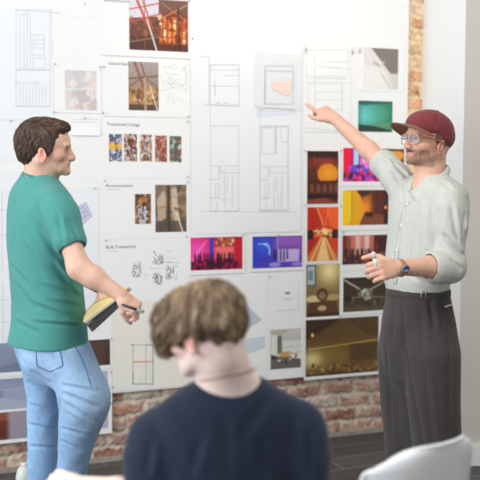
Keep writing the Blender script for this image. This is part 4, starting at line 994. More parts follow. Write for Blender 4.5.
def jcol(V):
    c = np.tile(np.array((146,181,217.)), (len(V), 1)); n = snoise(V*[1,1,.5], 30, 31); c *= (1+.05*n+.04*snoise(V, 120, 32))[:, None]
    k = W(90,395,3.4); m = np.exp(-((V-k)**2).sum(1)/.014)[:, None]*.5; c = c*(1-m)+np.array((186,208,230.))*m     # worn knee
    k = W(45,360,3.38); m = np.exp(-((V-k)**2).sum(1)/.010)[:, None]*.4; c = c*(1-m)+np.array((178,204,230.))*m
    k = W(62,395,3.45); m = np.exp(-((V-k)**2).sum(1)/.002)[:, None]*.4; c = c*(1-m)+np.array((104,140,186.))*m
    return c
M['denim'] = mat('light_denim', attr='Col', rough=.9, noise=.10, nscale=140, bump=.3, bscale=260, spec=.15); M['denim_d'] = knit('denim_seam', (72,112,168), noise=.2, nscale=90)
jo, VJ = sdf_obj('jeans', J, (-1.05, 3.1, 0), (-.3, 4.0, .92), .003, M['denim'], man, tuple(baseL), jcol)
def on_surf(SS, pts, off=.001):
    P = np.array(pts, float)
    for _ in range(4):
        d = SS.ev(P); e = .003; g = np.stack([SS.ev(P+np.eye(3)[i]*e)-d for i in range(3)], 1); g /= np.linalg.norm(g, axis=1)[:, None]+1e-9; P = P-g*(d-off)[:, None]
    return P
def dense(pts, n=10):
    pts = [np.array(p, float) for p in pts]; out = []
    for i in range(len(pts)-1):
        for k in range(n): out.append(pts[i]+(pts[i+1]-pts[i])*k/n)
    return out+[pts[-1]]
pk = [(36,351),(37,366),(50,372),(63,366),(60,350),(36,351)]
seam(J, pk, .0022, 'back_pocket_seam', M['denim_d'], man, baseL)
seam(J, ((74,345),(80,355),(87,372),(91,386)), .0022, 'side_seam', M['denim_d'], man, baseL)
# shoes
M['shoe'] = mat('white_leather', (222,222,218), rough=.5)
for c, dr in ((W(42,552,3.66), nrm(fL)), (W(66,548,3.58), nrm([1,.25,0]))):
    Q = Sdf(); g = c*[1,1,0]; Q.ecap(g+[0,0,.05]-dr*.04, g+[0,0,.042]+dr*.15, np.cross(dr, [0,0,1]), (.040,.045), (.044,.034), .02); Q.rc(g+[0,0,.08], g+[0,0,.05]+dr*.06, .045, .035, .03)
    Q.post = lambda P, d: smax(d, -P[:, 2]+.004, .002)
    sdf_obj('shoe', Q, g-[.3,.3,0], g+[.3,.3,.2], .004, M['shoe'], man, tuple(baseL))

# notebook held in both hands
nb = W(103, 308, 3.36)
root = bpy.data.objects.new('notebook', None); COL.objects.link(root); root.location = nb
tag(root, 'black notebook held open with yellow pages, in the hands of the person in green', 'notebook')
A_ = W(84, 323, 3.34)-nb; B_ = W(121, 295, 3.38)-nb; along = nrm(B_-A_); depth = nrm(np.array([.15, 1, .10])); upn = nrm(np.cross(depth, along)); upn = upn if upn[2] > 0 else -upn
def slab(c0, c1, wd, th, name, m, drop=0):
    mb = MB(); V = []
    for (t, dd, u) in [(t, dd, u) for u in (0, 1) for t, dd in ((0,0),(1,0),(1,1),(0,1))]:
        V.append(c0+(c1-c0)*t+depth*wd*dd+upn*(u*th-drop))
    mb.add(V, [(3,2,1,0),(4,5,6,7),(0,1,5,4),(1,2,6,5),(2,3,7,6),(3,0,4,7)]); return mb.build(name, m, root)
slab(A_, B_, .13, .004, 'cover', mat('black_cover', (40,38,42), rough=.5), .010)
slab(A_+along*.004, B_-along*.004, .125, .008, 'page_block', mat('page_edge', (196,190,176), rough=.8), .006)
back0 = A_+along*.012-upn*.034; 
mb = MB(); V = []                                       # lower half of the notebook hanging under the cover
for (t, dd, u) in [(t, dd, u) for u in (0, 1) for t, dd in ((0,0),(1,0),(1,1),(0,1))]:
    V.append(A_+(B_-A_)*(.02+t*.90)+depth*(.0+.10*dd)-upn*(.012+u*(.034-.016*t)))
mb.add(V, [(0,1,2,3),(7,6,5,4),(4,5,1,0),(5,6,2,1),(6,7,3,2),(7,4,0,3)]); mb.build('back_cover', mat('cover_grey', (66,64,66), rough=.5), root)
P = np.zeros((24, 8, 3))
for i in range(24):
    t = i/23
    for j in range(8): P[i, j] = A_-along*.003+(B_-A_+along*.006)*t+depth*(.004+.12*j/7)+upn*(.003+.034*math.sin(PI*t**.75)*(1-.25*j/7))
P2 = P-upn*.0015; V1, F1 = grid_mesh(P); V2, F2 = grid_mesh(P2)
mesh('yellow_page', np.concatenate([V1, V2]), np.concatenate([F1, F2[:, ::-1]+len(V1)]), mat('yellow_paper', (250,202,84), rough=.7), root, smooth=True)
P = np.zeros((24, 3, 3))
for i in range(24):
    t = i/23
    for j in range(3): P[i, j] = A_-along*.003+(B_-A_+along*.006)*t+depth*.0035+upn*(.002+(.0325*math.sin(PI*t**.75))*(.0+j/2))
V1, F1 = grid_mesh(P); mesh('page_fan', V1, F1, mat('cream_paper', (246,226,160), rough=.7), root, smooth=True)
mb = MB(); mb.tube([W(x,y,3.30)-nb for x, y in ((98,322),(104,319),(110,314),(114,307),(117,299))], .0012, 6); mb.build('elastic_band', M['black'], root, smooth=True)
# pen in the near hand
pc = (tipsR[1][2]+tipsR[4][2])/2; pd = nrm(np.array([.9, -.25, -.25])); pc = W(132, 308, 3.175)
root = bpy.data.objects.new('marker_pen', None); COL.objects.link(root); root.location = pc
tag(root, 'dark marker pen gripped in the right fist of the person in green', 'pen')
mb = MB(); mb.tube([-pd*.04, -pd*.038, pd*.02], [.004,.0055,.0055], 10); mb.build('barrel', mat('pen_dark', (60,52,54), rough=.4), root, smooth=True)
mb = MB(); mb.tube([pd*.02, pd*.045, pd*.047], [.0062,.0062,.004], 10); mb.build('cap', mat('pen_cap', (120,150,130), rough=.4), root, smooth=True)
# ================================================================== person in cap and linen shirt (right)
az = 215; psi = math.radians(25)
baseR = np.array([W(420, 540, 3.55)[0], 3.55, 0])
fh = np.array([-math.cos(psi), -math.sin(psi), math.tan(math.radians(7))])
TR = Fr(W(429, 141.5, 3.55), rotm(fh), .97)
fR = np.array([math.cos(math.radians(az)), math.sin(math.radians(az)), 0]); lR = np.array([-fR[1], fR[0], 0])      # lR points to the person's left (to the camera)
B = Sdf(); head_sdf(B, TR); neck_sdf(B, TR, W(430, 184, 3.56), .047, .060)
B.stack([row(431,180,3.56,.05,.08,az), row(429,188,3.56,.075,.14,az), row(428,215,3.56,.10,.15,az), row(425,250,3.56,.10,.14,az), row(418,288,3.56,.09,.115,az), row(418,330,3.56,.09,.12,az)], .03)
sn = W(450, 199, 3.42); en = W(449, 266, 3.37); wn = W(397, 268, 3.24)
B.rc(sn, en, .040, .034, .02); B.rc(en, en+(wn-en)*.35, .036, .040, .02); B.rc(en+(wn-en)*.35, wn, .040, .0265, .015)
hfn = nrm(W(372, 271, 3.17)-wn)
tipsN = hand_sdf(B, wn, hfn, nrm(np.array([-.10,-1,.30])), np.array([0,-.2,1.]), [(56,62,40),(50,60,36),(50,60,38),(54,60,38)], [(.62,.60,-.35),(.85,.30,-.45),(.9,.0,-.45)], 1.0, .05)
sf = W(404, 188, 3.70); ef = W(387, 167, 3.86); wf = W(335, 119, 4.03)
B.rc(sf, ef, .048, .043, .02); B.rc(ef, ef+(wf-ef)*.35, .043, .040, .02); B.rc(ef+(wf-ef)*.35, wf, .040, .0265, .015)
hff = nrm(W(311, 102, 4.09)-wf)
tipsF = hand_sdf(B, wf, hff, nrm(np.array([-.1,-.55,.85])), np.array([.15,-.8,-.6]), [(-4,4,3),(42,60,35),(55,66,40),(62,66,40)], [(.80,.55,-.15),(.93,.15,-.30),(.95,.05,-.15)], .93, .04)
B.chain([W(404,340,3.62), W(402,420,3.62), W(408,530,3.64)], [.05,.045,.035], .03); B.chain([W(430,340,3.52), W(434,420,3.46), W(440,545,3.46)], [.05,.045,.035], .03)
B.chain([W(408,530,3.64), W(408,530,3.64)*[1,1,0]+[-.10,-.06,.05]], [.04,.03], .02); B.chain([W(440,545,3.46), W(440,545,3.46)*[1,1,0]+[-.10,-.08,.05]], [.04,.03], .02)
manR, VR = sdf_obj('person', B, (.1, 2.95, 0), (1.15, 4.3, 1.85), .003, M['skin'], None, tuple(baseR), skin_col(TR, (226,178,154), beard=((92,66,54), .85), iris=(60,50,46)))
tag(manR, 'bearded person in maroon cap, pale linen shirt and dark trousers, pointing at the plans', 'person')
brows(TR, manR, baseR, mat('brow_dark', (84,60,50), rough=.8), .003)
# short hair under the cap and moustache
mb = MB(); mb.tube([TR(.0800, -.028, -.0590)-baseR, TR(.0915,-.014,-.0525)-baseR, TR(.0945,0,-.0505)-baseR, TR(.0915,.014,-.0525)-baseR, TR(.0800,.028,-.0590)-baseR], [.0016,.0040,.0042,.0040,.0016], 8)
mb.build('moustache', mat('moustache', (84,58,46), rough=.9, noise=.3, nscale=300, bump=.6, bscale=500), manR, smooth=True)
Hs = Sdf(); Hs.ell(TR(-.014,0,.026), (.095,.0765,.072), TR.R, .01); Hs.ell(TR(.095,0,0), (.075,.12,.2), TR.R, .005, 's'); Hs.ell(TR(0,0,-.085), (.2,.2,.072), TR.R, .005, 's')
for s in (-1, 1): Hs.ell(TR(-.004,s*.09,-.024), (.021,.025,.031), TR.R, .004, 's')
sdf_obj('hair', Hs, TR.o-.16, TR.o+.16, .003, M['hair'], manR, tuple(baseR), lambda V: np.tile(np.array((112,86,72.)), (len(V), 1))*(1+.15*snoise(V, 300, 2))[:, None])

# cap: six-panel crown, stitched brim, button
Rt = rotm(np.array([-math.cos(psi), -math.sin(psi), math.tan(math.radians(17))])); TC = Fr(TR(-.004, 0, .050), Rt, 1.0)
C = Sdf(); C.ell(TC(.002,0,-.002), (.098,.084,.076), Rt, .01); C.ell(TC(-.030,0,-.028), (.064,.076,.056), Rt, .02); C.ell(TC(.052,0,.004), (.050,.070,.046), Rt, .02)
def plane_cut(Pl, n_): return lambda P: (P-Pl)@n_
C.add((lambda p0, n0: (lambda P: (P-p0)@n0))(TC(.06,0,-.012), -nrm(Rt@np.array([.42,0,-1.])*-1)*-1), .004, 's') if False else None
C.add(lambda P: (lambda q: q[:, 2]-np.minimum(-.018-.30*np.clip(.05-q[:, 0], 0, .14), -.016-.034*(q[:, 1]/.086)**2))(TC.loc(P)), .004, 's')
for s in (-1, 1): C.ell(TC(.026,s*.092,-.050), (.045,.03,.030), Rt, .01, 's')
def cpost(P, d):
    q = TC.loc(P); a = np.arctan2(q[:, 1], q[:, 0]+.006); r = np.hypot(q[:, 1], q[:, 0]+.006)
    g = np.abs(((a/(PI/3)) % 1)-.5)*PI/3*r*2 - 0
    seamd = np.abs((((a/(PI/3))+.5) % 1)-.5)*PI/3*np.maximum(r, .01)
    return d+.0018*np.exp(-(seamd/.004)**2)*np.clip((q[:, 2]+.01)/.02, 0, 1)+.0020*snoise(P, 45, 41)
C.post = cpost
M['cap'] = knit('maroon_cotton', (124,56,62), noise=.12, nscale=30, bump=.3, bscale=300)
cap, _ = sdf_obj('cap', C, TC.o-.17, TC.o+.17, .0028, M['cap'], manR, tuple(baseR))
NI, NJ = 33, 14; P = np.zeros((NI, NJ, 3))
for i in range(NI):
    t = (i/(NI-1)-.5)*2; a = t*math.radians(66)
    inner = np.array([-.006+.104*math.cos(a), .086*math.sin(a)]); out = np.array([inner[0]+.078*max(0, math.cos(a*1.12))**.62, inner[1]*(1+.03*math.cos(a))])
    for j in range(NJ):
        s = j/(NJ-1); x, y = inner*(1-s)+out*s; x -= (1-s)*.014; z = -.014-.034*(y/.086)**2-.16*max(0, x-.095)-.006*s
        P[i, j] = TC(x, y, z)-baseR
up = Rt[:, 2]*.0032; V1, F1 = grid_mesh(P+up); V2, F2 = grid_mesh(P); n = NI*NJ; ii = np.arange(n).reshape(NI, NJ)
lp = list(ii[:-1, 0])+list(ii[-1, :-1])+list(ii[:0:-1, -1])+list(ii[0, :0:-1]); sd = np.array([(lp[k], lp[(k+1) % len(lp)], lp[(k+1) % len(lp)]+n, lp[k]+n) for k in range(len(lp))])
brim = mesh('brim', np.concatenate([V1, V2]), np.concatenate([F1, F2[:, ::-1]+n, sd]), knit('brown_brim', (134,92,74), noise=.08, nscale=20, bump=.3, bscale=300), cap, smooth=True); brim['label'] = 'brown curved brim'
Bt = Sdf(); Bt.ell(TC(-.006,0,.075), (.008,.008,.005), Rt, .002); sdf_obj('button', Bt, TC.o-.12, TC.o+.12, .002, M['cap'], cap, tuple(baseR))
# cap is a child of the person: children of the cap share the person's origin

# glasses
gl = bpy.data.objects.new('glasses', None); COL.objects.link(gl); gl.parent = manR
M['acetate'] = mat('clear_acetate', (216,204,200), rough=.2, spec=.7, alpha=.75); M['temple'] = mat('brown_acetate', (150,96,60), rough=.3)
M['lens'] = mat('lens_glass', (226,222,232), rough=.05, alpha=.22, spec=.8)
for s in (-1, 1):
    pts = []
    for k in range(24):
        a = 2*PI*k/24; sx = abs(math.cos(a))**.7*math.copysign(1, math.cos(a)); sz = abs(math.sin(a))**.7*math.copysign(1, math.sin(a))
        y = s*.0335+.0235*sx; z = -.004+.0195*sz; x = .1035-.010*(abs(y)/.057)**2-.05*0
        pts.append(TR(x, y, z)-baseR)
    mb = MB(); mb.tube(pts, .0024, 7, closed=True); fr = mb.build('lens_rim', M['acetate'], gl, smooth=True)
    c_ = np.mean(pts, 0); mesh('lens', [c_]+[p for p in pts], [(0, 1+k, 1+(k+1) % 24) for k in range(24)], M['lens'], gl)
    mb = MB(); mb.tube([TR(.095, s*.057, .004)-baseR, TR(.088, s*.068, .004)-baseR, TR(.05, s*.0775, .003)-baseR, TR(.010, s*.080, .000)-baseR, TR(-.010, s*.0835, -.008)-baseR, TR(-.018, s*.082, -.026)-baseR], [.0028,.0026,.0024,.0024,.0022,.002], 7, flat=(1, 1.3)); mb.build('temple_arm', M['temple'], gl, smooth=True)
mb = MB(); mb.tube([TR(.104,-.011,.001)-baseR, TR(.1075,0,.005)-baseR, TR(.104,.011,.001)-baseR], .0022, 7); mb.build('bridge', M['acetate'], gl, smooth=True)

# shirt
S = Sdf(); S.stack([row(431,171,3.56,.052,.060,az), row(431,177,3.56,.066,.088,az), row(430,183,3.56,.082,.138,az), row(429,192,3.56,.100,.176,az), row(428,212,3.56,.118,.186,az), row(426,235,3.56,.122,.176,az), row(421,260,3.56,.120,.160,az), row(417,278,3.56,.118,.146,az), row(417,288,3.56,.112,.136,az), row(418,296,3.56,.108,.132,az)], .02)
td = nrm(en-sn); S.rc(sn+[0,0,.004], sn+td*.10, .062, .066, .04); S.ecap(sn+td*.05, en+td*.008, fR, (.066,.056), (.062,.056), .03)
cd_ = nrm(wn-en); S.rc(en-cd_*.005, en+cd_*.045, .060, .056, .02)
for k_, (t0, r0) in enumerate(((.030,.0635),(.052,.0625),(.062,.058))): S.rc(en+cd_*t0-[0,0,.002], en+cd_*(t0+.010)-[0,0,.002], r0, r0, .004)
S.rc(en+cd_*.072, en+cd_*.14, .049, .046, .003, 's')
tf = nrm(ef-sf); S.rc(sf, sf+tf*.10, .068, .062, .04); S.rc(sf+tf*.10, ef-tf*.015, .062, .056, .02); cf_ = nrm(wf-ef)
S.rc(ef-tf*.02, ef+cf_*.012, .056, .056, .01); S.rc(ef+cf_*.010, ef+cf_*.022, .060, .060, .004); S.rc(ef+cf_*.046, ef+cf_*.12, .046, .044, .003, 's')
S.rc(TR(-.03,0,-.07), W(431,180,3.55), .060, .060, .005, 's')
# open neck: a V below the throat
vp0 = ray_hit(S, 417, 180); vp1 = ray_hit(S, 409, 196); S.rc(vp0, vp1, .026, .006, .005, 's')
def F2_(a, b, w, d, s_=1):
    p, q = np.array(ray_hit(S, *a)), np.array(ray_hit(S, *b)); S.fold(p, q, w, d); S.fold(p+[.013,0,.008], q+[.013,0,.008], w*.8, -d*.8)
fl_ = []
for a, b, w, d in (((440,206),(430,250),.012,.012), ((436,250),(444,205),.010,.006), ((412,200),(404,262),.010,.004), ((420,205),(412,270),.012,.005), ((400,225),(398,280),.010,.004), ((428,250),(412,280),.010,.006), ((436,262),(424,284),.010,.007), ((452,206),(458,246),.010,.005), ((440,232),(460,250),.009,.006), ((448,242),(464,256),.008,.006), ((450,258),(462,270),.008,.003), ((466,212),(462,236),.008,.005),
    ((384,160),(398,180),.008,.007), ((380,158),(392,182),.007,.006), ((392,164),(408,178),.008,.006), ((398,176),(404,200),.010,.006), ((402,186),(416,204),.010,.005), ((440,180),(452,190),.008,.004), ((393,250),(398,286),.008,.005), ((406,274),(430,284),.007,.005)):
    fl_.append((a, b, w, d))
folds_on(S, fl_, 1.9, 1.9, (.012,0,.010))
S.post = lambda P, d: d+.0024*snoise(P, 30, 51)+.0013*snoise(P, 75, 52)
M['linen'] = mat('pale_linen', (196,198,190), rough=.9, noise=.05, nscale=60, bump=.35, bscale=320, spec=.15, stretch=(1,1,.5))
shirt, _ = sdf_obj('shirt', S, (.4, 3.1, .98), (1.2, 4.1, 1.62), .003, M['linen'], manR, tuple(baseR))
# standing collar, placket, buttons
ring = []
for k in range(22):
    a = math.radians(38)+math.radians(284)*k/21; c_ = W(431, 175, 3.555); ring.append(c_+fR*.066*math.cos(a)+lR*.070*math.sin(a)+np.array([0,0,-.036*math.cos(a)+.002])-baseR)
mb = MB(); mb.tube(ring, .0035, 8, flat=(1, 3.2)); mb.build('collar', M['linen'], shirt, smooth=True)
P_ = np.array(pxpath(S, ((410,196),(404,212),(400,230),(397,250),(395,270),(395,284)), 8))-baseR; mb = MB(); mb.tube(list(P_), .0016, 6, flat=(6, 1)); mb.build('placket', M['linen'], shirt, smooth=True)
M['btn'] = mat('pearl_button', (232,230,224), rough=.3)
for k in (4, 14, 24, 34):
    c_ = P_[k]; mb = MB(); nn = nrm(np.array([-.4,-1,.1])); mb.tube([c_+nn*.001, c_+nn*.0045], .0048, 12); mb.build('button', M['btn'], shirt)

# trousers
J = Sdf(); J.stack([row(418,284,3.56,.106,.126,az), row(418,300,3.56,.118,.140,az), row(418,322,3.56,.138,.152,az), row(418,350,3.56,.142,.158,az), row(418,375,3.56,.125,.145,az), row(418,395,3.56,.08,.09,az)], .03, cap=.006)
def leg2(rows_, a_): J.stack([row(px, py, Y, a, b, a_) for px, py, Y, a, b in rows_], .02)
leg2([(426,300,3.52,.06,.06),(430,320,3.49,.095,.085),(433,350,3.45,.116,.098),(434,400,3.45,.108,.098),(437,450,3.46,.098,.092),(440,500,3.46,.090,.086),(441,543,3.46,.088,.084)], az)
leg2([(410,300,3.60,.06,.06),(406,320,3.62,.090,.080),(402,350,3.65,.112,.092),(403,400,3.65,.098,.088),(407,450,3.65,.092,.084),(410,500,3.65,.086,.080),(411,526,3.65,.086,.078)], az)
J.stack([row(418,360,3.57,.10,.12,az), row(417,400,3.58,.085,.095,az), row(418,450,3.58,.06,.07,az)], .02)
folds_on(J, [(((402,300),(405,345),(414,398),(424,450),(430,478)), None, .009, .014), ((429,296),(434,330),.008,.010), ((394,300),(392,345),.010,.006), ((420,305),(424,360),.012,.005), ((424,360),(434,450),.012,.005), ((448,320),(450,440),.012,.005), ((386,340),(392,440),.010,.005), ((396,300),(396,330),.006,.006), ((440,300),(452,330),.010,.004)], 1.4, .8, (.020,0,0))
J.post = lambda P, d: d+.0025*snoise(P, 16, 61)+.0010*snoise(P, 60, 62)
M['wool'] = knit('charcoal_wool', (71,66,65), noise=.07, nscale=120, bump=.15, bscale=400)
tr, _ = sdf_obj('trousers', J, (.35, 3.1, 0), (1.2, 4.1, 1.12), .003, M['wool'], manR, tuple(baseR))
def band(py, r0, r1, z_extra=0):
    out = []
    for k in range(40):
        a = 2*PI*k/40; c_ = W(418, py, 3.56); out.append(c_+fR*r0*math.cos(a)+lR*r1*math.sin(a)-baseR)
    return out
mb = MB(); mb.tube(band(292, .113, .134), .004, 8, closed=True, flat=(1, 4.6)); mb.build('waistband', M['wool'], tr, smooth=True)
bx = ray_hit(J, 423.5, 289)-baseR
mb = MB(); c_ = bx+np.array([-.002,-.013,-.019]); q = [c_+np.array([dx, 0, dz]) for dx, dz in ((-.009,-.011),(.009,-.011),(.009,.011),(-.009,.011))]; mb.tube(q, .0018, 6, closed=True); mb.build('side_buckle', mat('steel_buckle', (206,202,194), rough=.3, metal=.2), tr, smooth=True)
pp = ((432,298),(435,312),(440,326)); seam(J, pp, .0018, 'pocket_seam', mat('dark_seam', (58,54,54), rough=.9), tr, baseR)
pp = ((445,307),(451.5,304.5)); o = seam(J, pp, .0038, 'pocket_edge', mat('pale_card', (206,190,176), rough=.6), tr, baseR); o['label'] = 'pale edge showing at the back pocket'
for c, dr in ((W(411,526,3.64), nrm([-.8,-.5,0])), (W(441,543,3.46), nrm([-.8,-.6,0]))):
    Q = Sdf(); g = c*[1,1,0]; Q.ecap(g+[0,0,.05]-dr*.05, g+[0,0,.042]+dr*.15, np.cross(dr, [0,0,1]), (.040,.045), (.046,.034), .02); Q.rc(g+[0,0,.08], g+[0,0,.05]+dr*.06, .045, .035, .03)
    Q.post = lambda P, d: smax(d, -P[:, 2]+.004, .002)
    sdf_obj('shoe', Q, g-[.3,.3,0], g+[.3,.3,.2], .004, mat('black_leather', (36,34,34), rough=.4), manR, tuple(baseR))

# wristwatch
wc = wn+nrm(en-wn)*.012; ax = nrm(en-wn); wt = bpy.data.objects.new('wristwatch', None); COL.objects.link(wt); wt.parent = manR
s1 = nrm(np.cross(ax, [0,0,1])); s2v = np.cross(ax, s1); fc = nrm(np.array([-.12,-1,-.05])-np.dot([-.12,-1,-.05], ax)*ax)
ring = [wc+s1*.0295*math.cos(2*PI*k/28)+s2v*.0300*math.sin(2*PI*k/28)-baseR for k in range(28)]
mb = MB(); mb.tube(ring, .0022, 8, closed=True, flat=(1, 3.6)); mb.build('strap', mat('tan_leather', (176,112,66), rough=.6), wt, smooth=True)
dc = wc+fc*.031-baseR
mb = MB(); mb.tube([dc-fc*.004, dc+fc*.005, dc+fc*.007], [.0175,.0180,.0155], 28); cs = mb.build('case', mat('steel', (170,172,178), rough=.25, metal=.9), wt, smooth=False)
mb = MB(); mb.tube([dc+fc*.0068, dc+fc*.0076], [.0140,.0140], 28); mb.build('dial', mat('navy_dial', (34,44,92), rough=.25, coat=.5), wt)
for dx in (-.005, .005):
    sdx = nrm(np.cross(fc, [0,0,1])); mb = MB(); mb.tube([dc+fc*.0076+sdx*dx-[0,0,.003], dc+fc*.0082+sdx*dx-[0,0,.003]], .0030, 12); mb.build('subdial', mat('silver', (226,228,234), rough=.3), wt)
# white marker between thumb and finger
mc = W(375.5, 262, 3.165); root = bpy.data.objects.new('whiteboard_marker', None); COL.objects.link(root); root.location = mc
tag(root, 'short white marker held upright in the watch-wearing hand of the person in the cap', 'marker')
ud = nrm(np.array([-.25,-.05,1.])); mb = MB(); mb.tube([-ud*.016, -ud*.014, ud*.012, ud*.014], [.006,.008,.008,.0065], 14); mb.build('barrel', mat('marker_white', (232,232,228), rough=.35), root, smooth=True)
mb = MB(); mb.tube([ud*.014, ud*.034, ud*.037], [.0075,.0068,.0045], 14); mb.build('cap', mat('marker_cap', (222,222,220), rough=.3), root, smooth=True)
# ================================================================== seated person in the navy T-shirt (front, back to the camera)
baseS = np.array([W(228, 480, 2.24)[0], 2.24, 0]); azs = 98
al = math.radians(60); ph = math.radians(18)
TS = Fr(W(205, 330, 2.20), rotm(np.array([-math.sin(al)*math.cos(ph), math.cos(al)*math.cos(ph), -math.sin(ph)]), (.10, 0, 1)), .98)
fS = np.array([math.cos(math.radians(azs)), math.sin(math.radians(azs)), 0]); rS = np.array([fS[1], -fS[0], 0])
B = Sdf(); head_sdf(B, TS)
B.rc(TS(-.040,0,-.030), W(229,384,2.235), .050, .070, .03); B.rc(TS(-.02,0,-.075), W(224,386,2.26), .045, .055, .03)
B.stack([row(229,380,2.26,.06,.075,azs), row(229,400,2.26,.08,.15,azs), row(228,430,2.26,.09,.18,azs), row(228,500,2.26,.10,.16,azs), row(228,575,2.28,.11,.16,azs)], .04)
sl = W(156, 434, 2.26); el = W(146, 498, 2.20); wl = W(76, 487, 2.30)
B.rc(sl, el, .050, .044, .02); B.rc(el, el+(wl-el)*.4, .044, .040, .02); B.rc(el+(wl-el)*.4, wl, .040, .029, .015)
hand_sdf(B, wl, nrm(W(52,481,2.34)-wl), nrm(np.array([0,-.5,.85])), np.array([.1,.85,.4]), [(52,60,35)]*4, [(.7,.4,-.5),(.85,.0,-.5),(.85,-.2,-.4)], 1.0, .0)
sr = W(297, 428, 2.27); er = W(311, 500, 2.24); wr = er+np.array([-.06,.24,.0])
B.rc(sr, er, .050, .044, .02); B.rc(er, wr, .044, .029, .015); hand_sdf(B, wr, np.array([-.3,.95,-.1]), np.array([0,.1,1.]), np.array([-1,-.3,0.]), [(25,35,20)]*4, [(.7,.6,-.3),(.9,.3,-.3),(.9,.1,-.2)], 1.0, .03)
hipc = W(228, 572, 2.30)
kl = np.array([-.22, 2.66, .48]); kr = np.array([.10, 2.72, .50])
B.chain([hipc+[-.08,0,0], kl, kl+[.02,.04,-.40]], [.075,.055,.04], .03); B.chain([hipc+[.08,0,0], kr, kr+[0,.02,-.42]], [.075,.055,.04], .03)
B.chain([kl+[.02,.04,-.42], kl+[.02,.17,-.44]], [.035,.03], .02); B.chain([kr+[0,.02,-.44], kr+[0,.15,-.46]], [.035,.03], .02)
man, _ = sdf_obj('person', B, (-.65, 1.9, 0), (.4, 3.1, 1.35), .0035, M['skin'], None, tuple(baseS), skin_col(TS, (250,224,213), iris=(60,50,46)))
tag(man, 'seated person in navy T-shirt seen from behind, fair tousled hair, head bowed to the left', 'person')
H = Sdf(); Rm = TS.R
def HE(c, r, k=.015, op='u'): H.ell(TS(*c), np.array(r)*TS.k, Rm, k, op)
HE((-.016,0,.038), (.104,.083,.086)); HE((.046,0,.072), (.056,.070,.044), .02); HE((-.058,0,-.004), (.052,.070,.050), .02)
HE((.100,.0,.050), (.030,.060,.045), .02); 
for s in (-1, 1): HE((.010, s*.072, .010), (.048,.018,.046), .015); HE((.055, s*.070, .018), (.040,.018,.036), .012); HE((.098, s*.050, .010), (.020,.022,.038), .012)
H.ell(TS(.108,-.01,-.008), np.array([.018,.03,.036]), Rm, .01)
HE((.100,0,-.055), (.060,.10,.052), .006, 's'); HE((.030,0,-.085), (.07,.14,.055), .006, 's')
for s in (-1, 1): HE((.002, s*.094, -.030), (.020,.026,.026), .005, 's')
HE((-.06,0,-.104), (.12,.12,.050), .006, 's'); HE((.108,0,.002), (.020,.050,.046), .015); HE((.100,.045,-.006), (.020,.020,.044), .015)
H.post = lambda P, d: (lambda q: d+.0016*np.sin(q[:, 1]*170+q[:, 2]*70+3*np.sin(q[:, 0]*40))+.0016*np.sin(q[:, 0]*210+q[:, 2]*60+2*np.sin(q[:, 1]*50))+.003*snoise(P, 70, 8))(TS.loc(P))
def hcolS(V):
    q = TS.loc(V); t = np.clip((q[:, 2]+.04)/.12, 0, 1)[:, None]; c = np.array((100,80,62.))*(1-t)+np.array((152,128,102.))*t; return c*(1+.16*snoise(V, 150, 2))[:, None]  # highlight on the crown put into the hair colour, darker lower down
def flowS(q):
    c = q-np.array([-.05, .0, .12]); c[:, 2] -= .10; return nrm(np.array([0,0,-1.]))*.9+c*6
def flowS(q):
    c = q-np.array([-.04, .0, .10]); return c*np.array([8,8,3.])+np.array([0,0,-.45])
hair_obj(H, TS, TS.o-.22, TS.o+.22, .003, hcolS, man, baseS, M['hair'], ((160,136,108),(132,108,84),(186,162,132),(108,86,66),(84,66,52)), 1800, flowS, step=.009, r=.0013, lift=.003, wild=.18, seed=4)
# T-shirt
S = Sdf(); S.stack([row(230,377,2.25,.068,.078,azs), row(230,383,2.25,.080,.100,azs), row(228,392,2.25,.094,.140,azs), row(227,402,2.25,.106,.172,azs), row(227,418,2.25,.114,.190,azs), row(227,445,2.25,.120,.194,azs), row(227,480,2.25,.120,.190,azs), row(227,520,2.25,.124,.195,azs), row(228,570,2.26,.138,.195,azs), row(228,590,2.26,.142,.198,azs)], .02)
for s_, e_2, a_ in ((sl, el, -.02), (sr, er, .0)):
    t_ = nrm(e_2-s_); S.rc(s_+[0,0,-.004], s_+t_*.06, .064, .070, .045); S.ecap(s_+t_*.03, s_+t_*.125, fS, (.070,.064), (.068,.060), .03); S.rc(s_+t_*.140, s_+t_*.26, .052, .050, .004, 's')
S.rc(sr+[-.03,0,.012], sr+[0,0,0], .06, .06, .04)
S.rc(TS(-.03,0,-.06), W(229,374,2.235), .064, .080, .006, 's')
folds_on(S, (((150,425),(190,470),.014,.006), ((290,415),(300,470),.014,.007), ((170,405),(210,440),.016,.004), ((270,398),(240,440),.016,.004), ((200,440),(190,478),.014,.005), ((260,440),(268,478),.014,.005), ((306,430),(312,474),.012,.006), ((150,440),(146,478),.012,.006), ((225,410),(228,478),.018,.003)), 1.3, .8, (.02,0,0), 1.9, 2.6)
S.post = lambda P, d: d+.0030*snoise(P, 22, 71)+.001*snoise(P, 60, 72)
sdf_obj('t_shirt', S, (-.45, 1.95, .44), (.4, 2.6, 1.12), .0035, knit('navy_jersey', (36,46,64), noise=.05, nscale=8, bump=.1, bscale=300), man, tuple(baseS))
# chain necklace
ring = []
for k in range(40):
    a = 2*PI*k/40; c_ = W(229, 373, 2.235); ring.append(c_+fS*.075*math.cos(a)+rS*.073*math.sin(a)+np.array([0,0,-.030*math.cos(a)-.004+.012*math.sin(a)])-baseS)
ring = [p-baseS-np.array([0,.001,0]) for p in pxpath(B, ((199,381),(212,379),(228,376),(244,373),(257,368)), 6, 1.9, 2.6)]
mb = MB(); mb.tube(ring, .0018, 6); mb.build('necklace', mat('bronze_chain', (150,104,88), rough=.5), man, smooth=True)
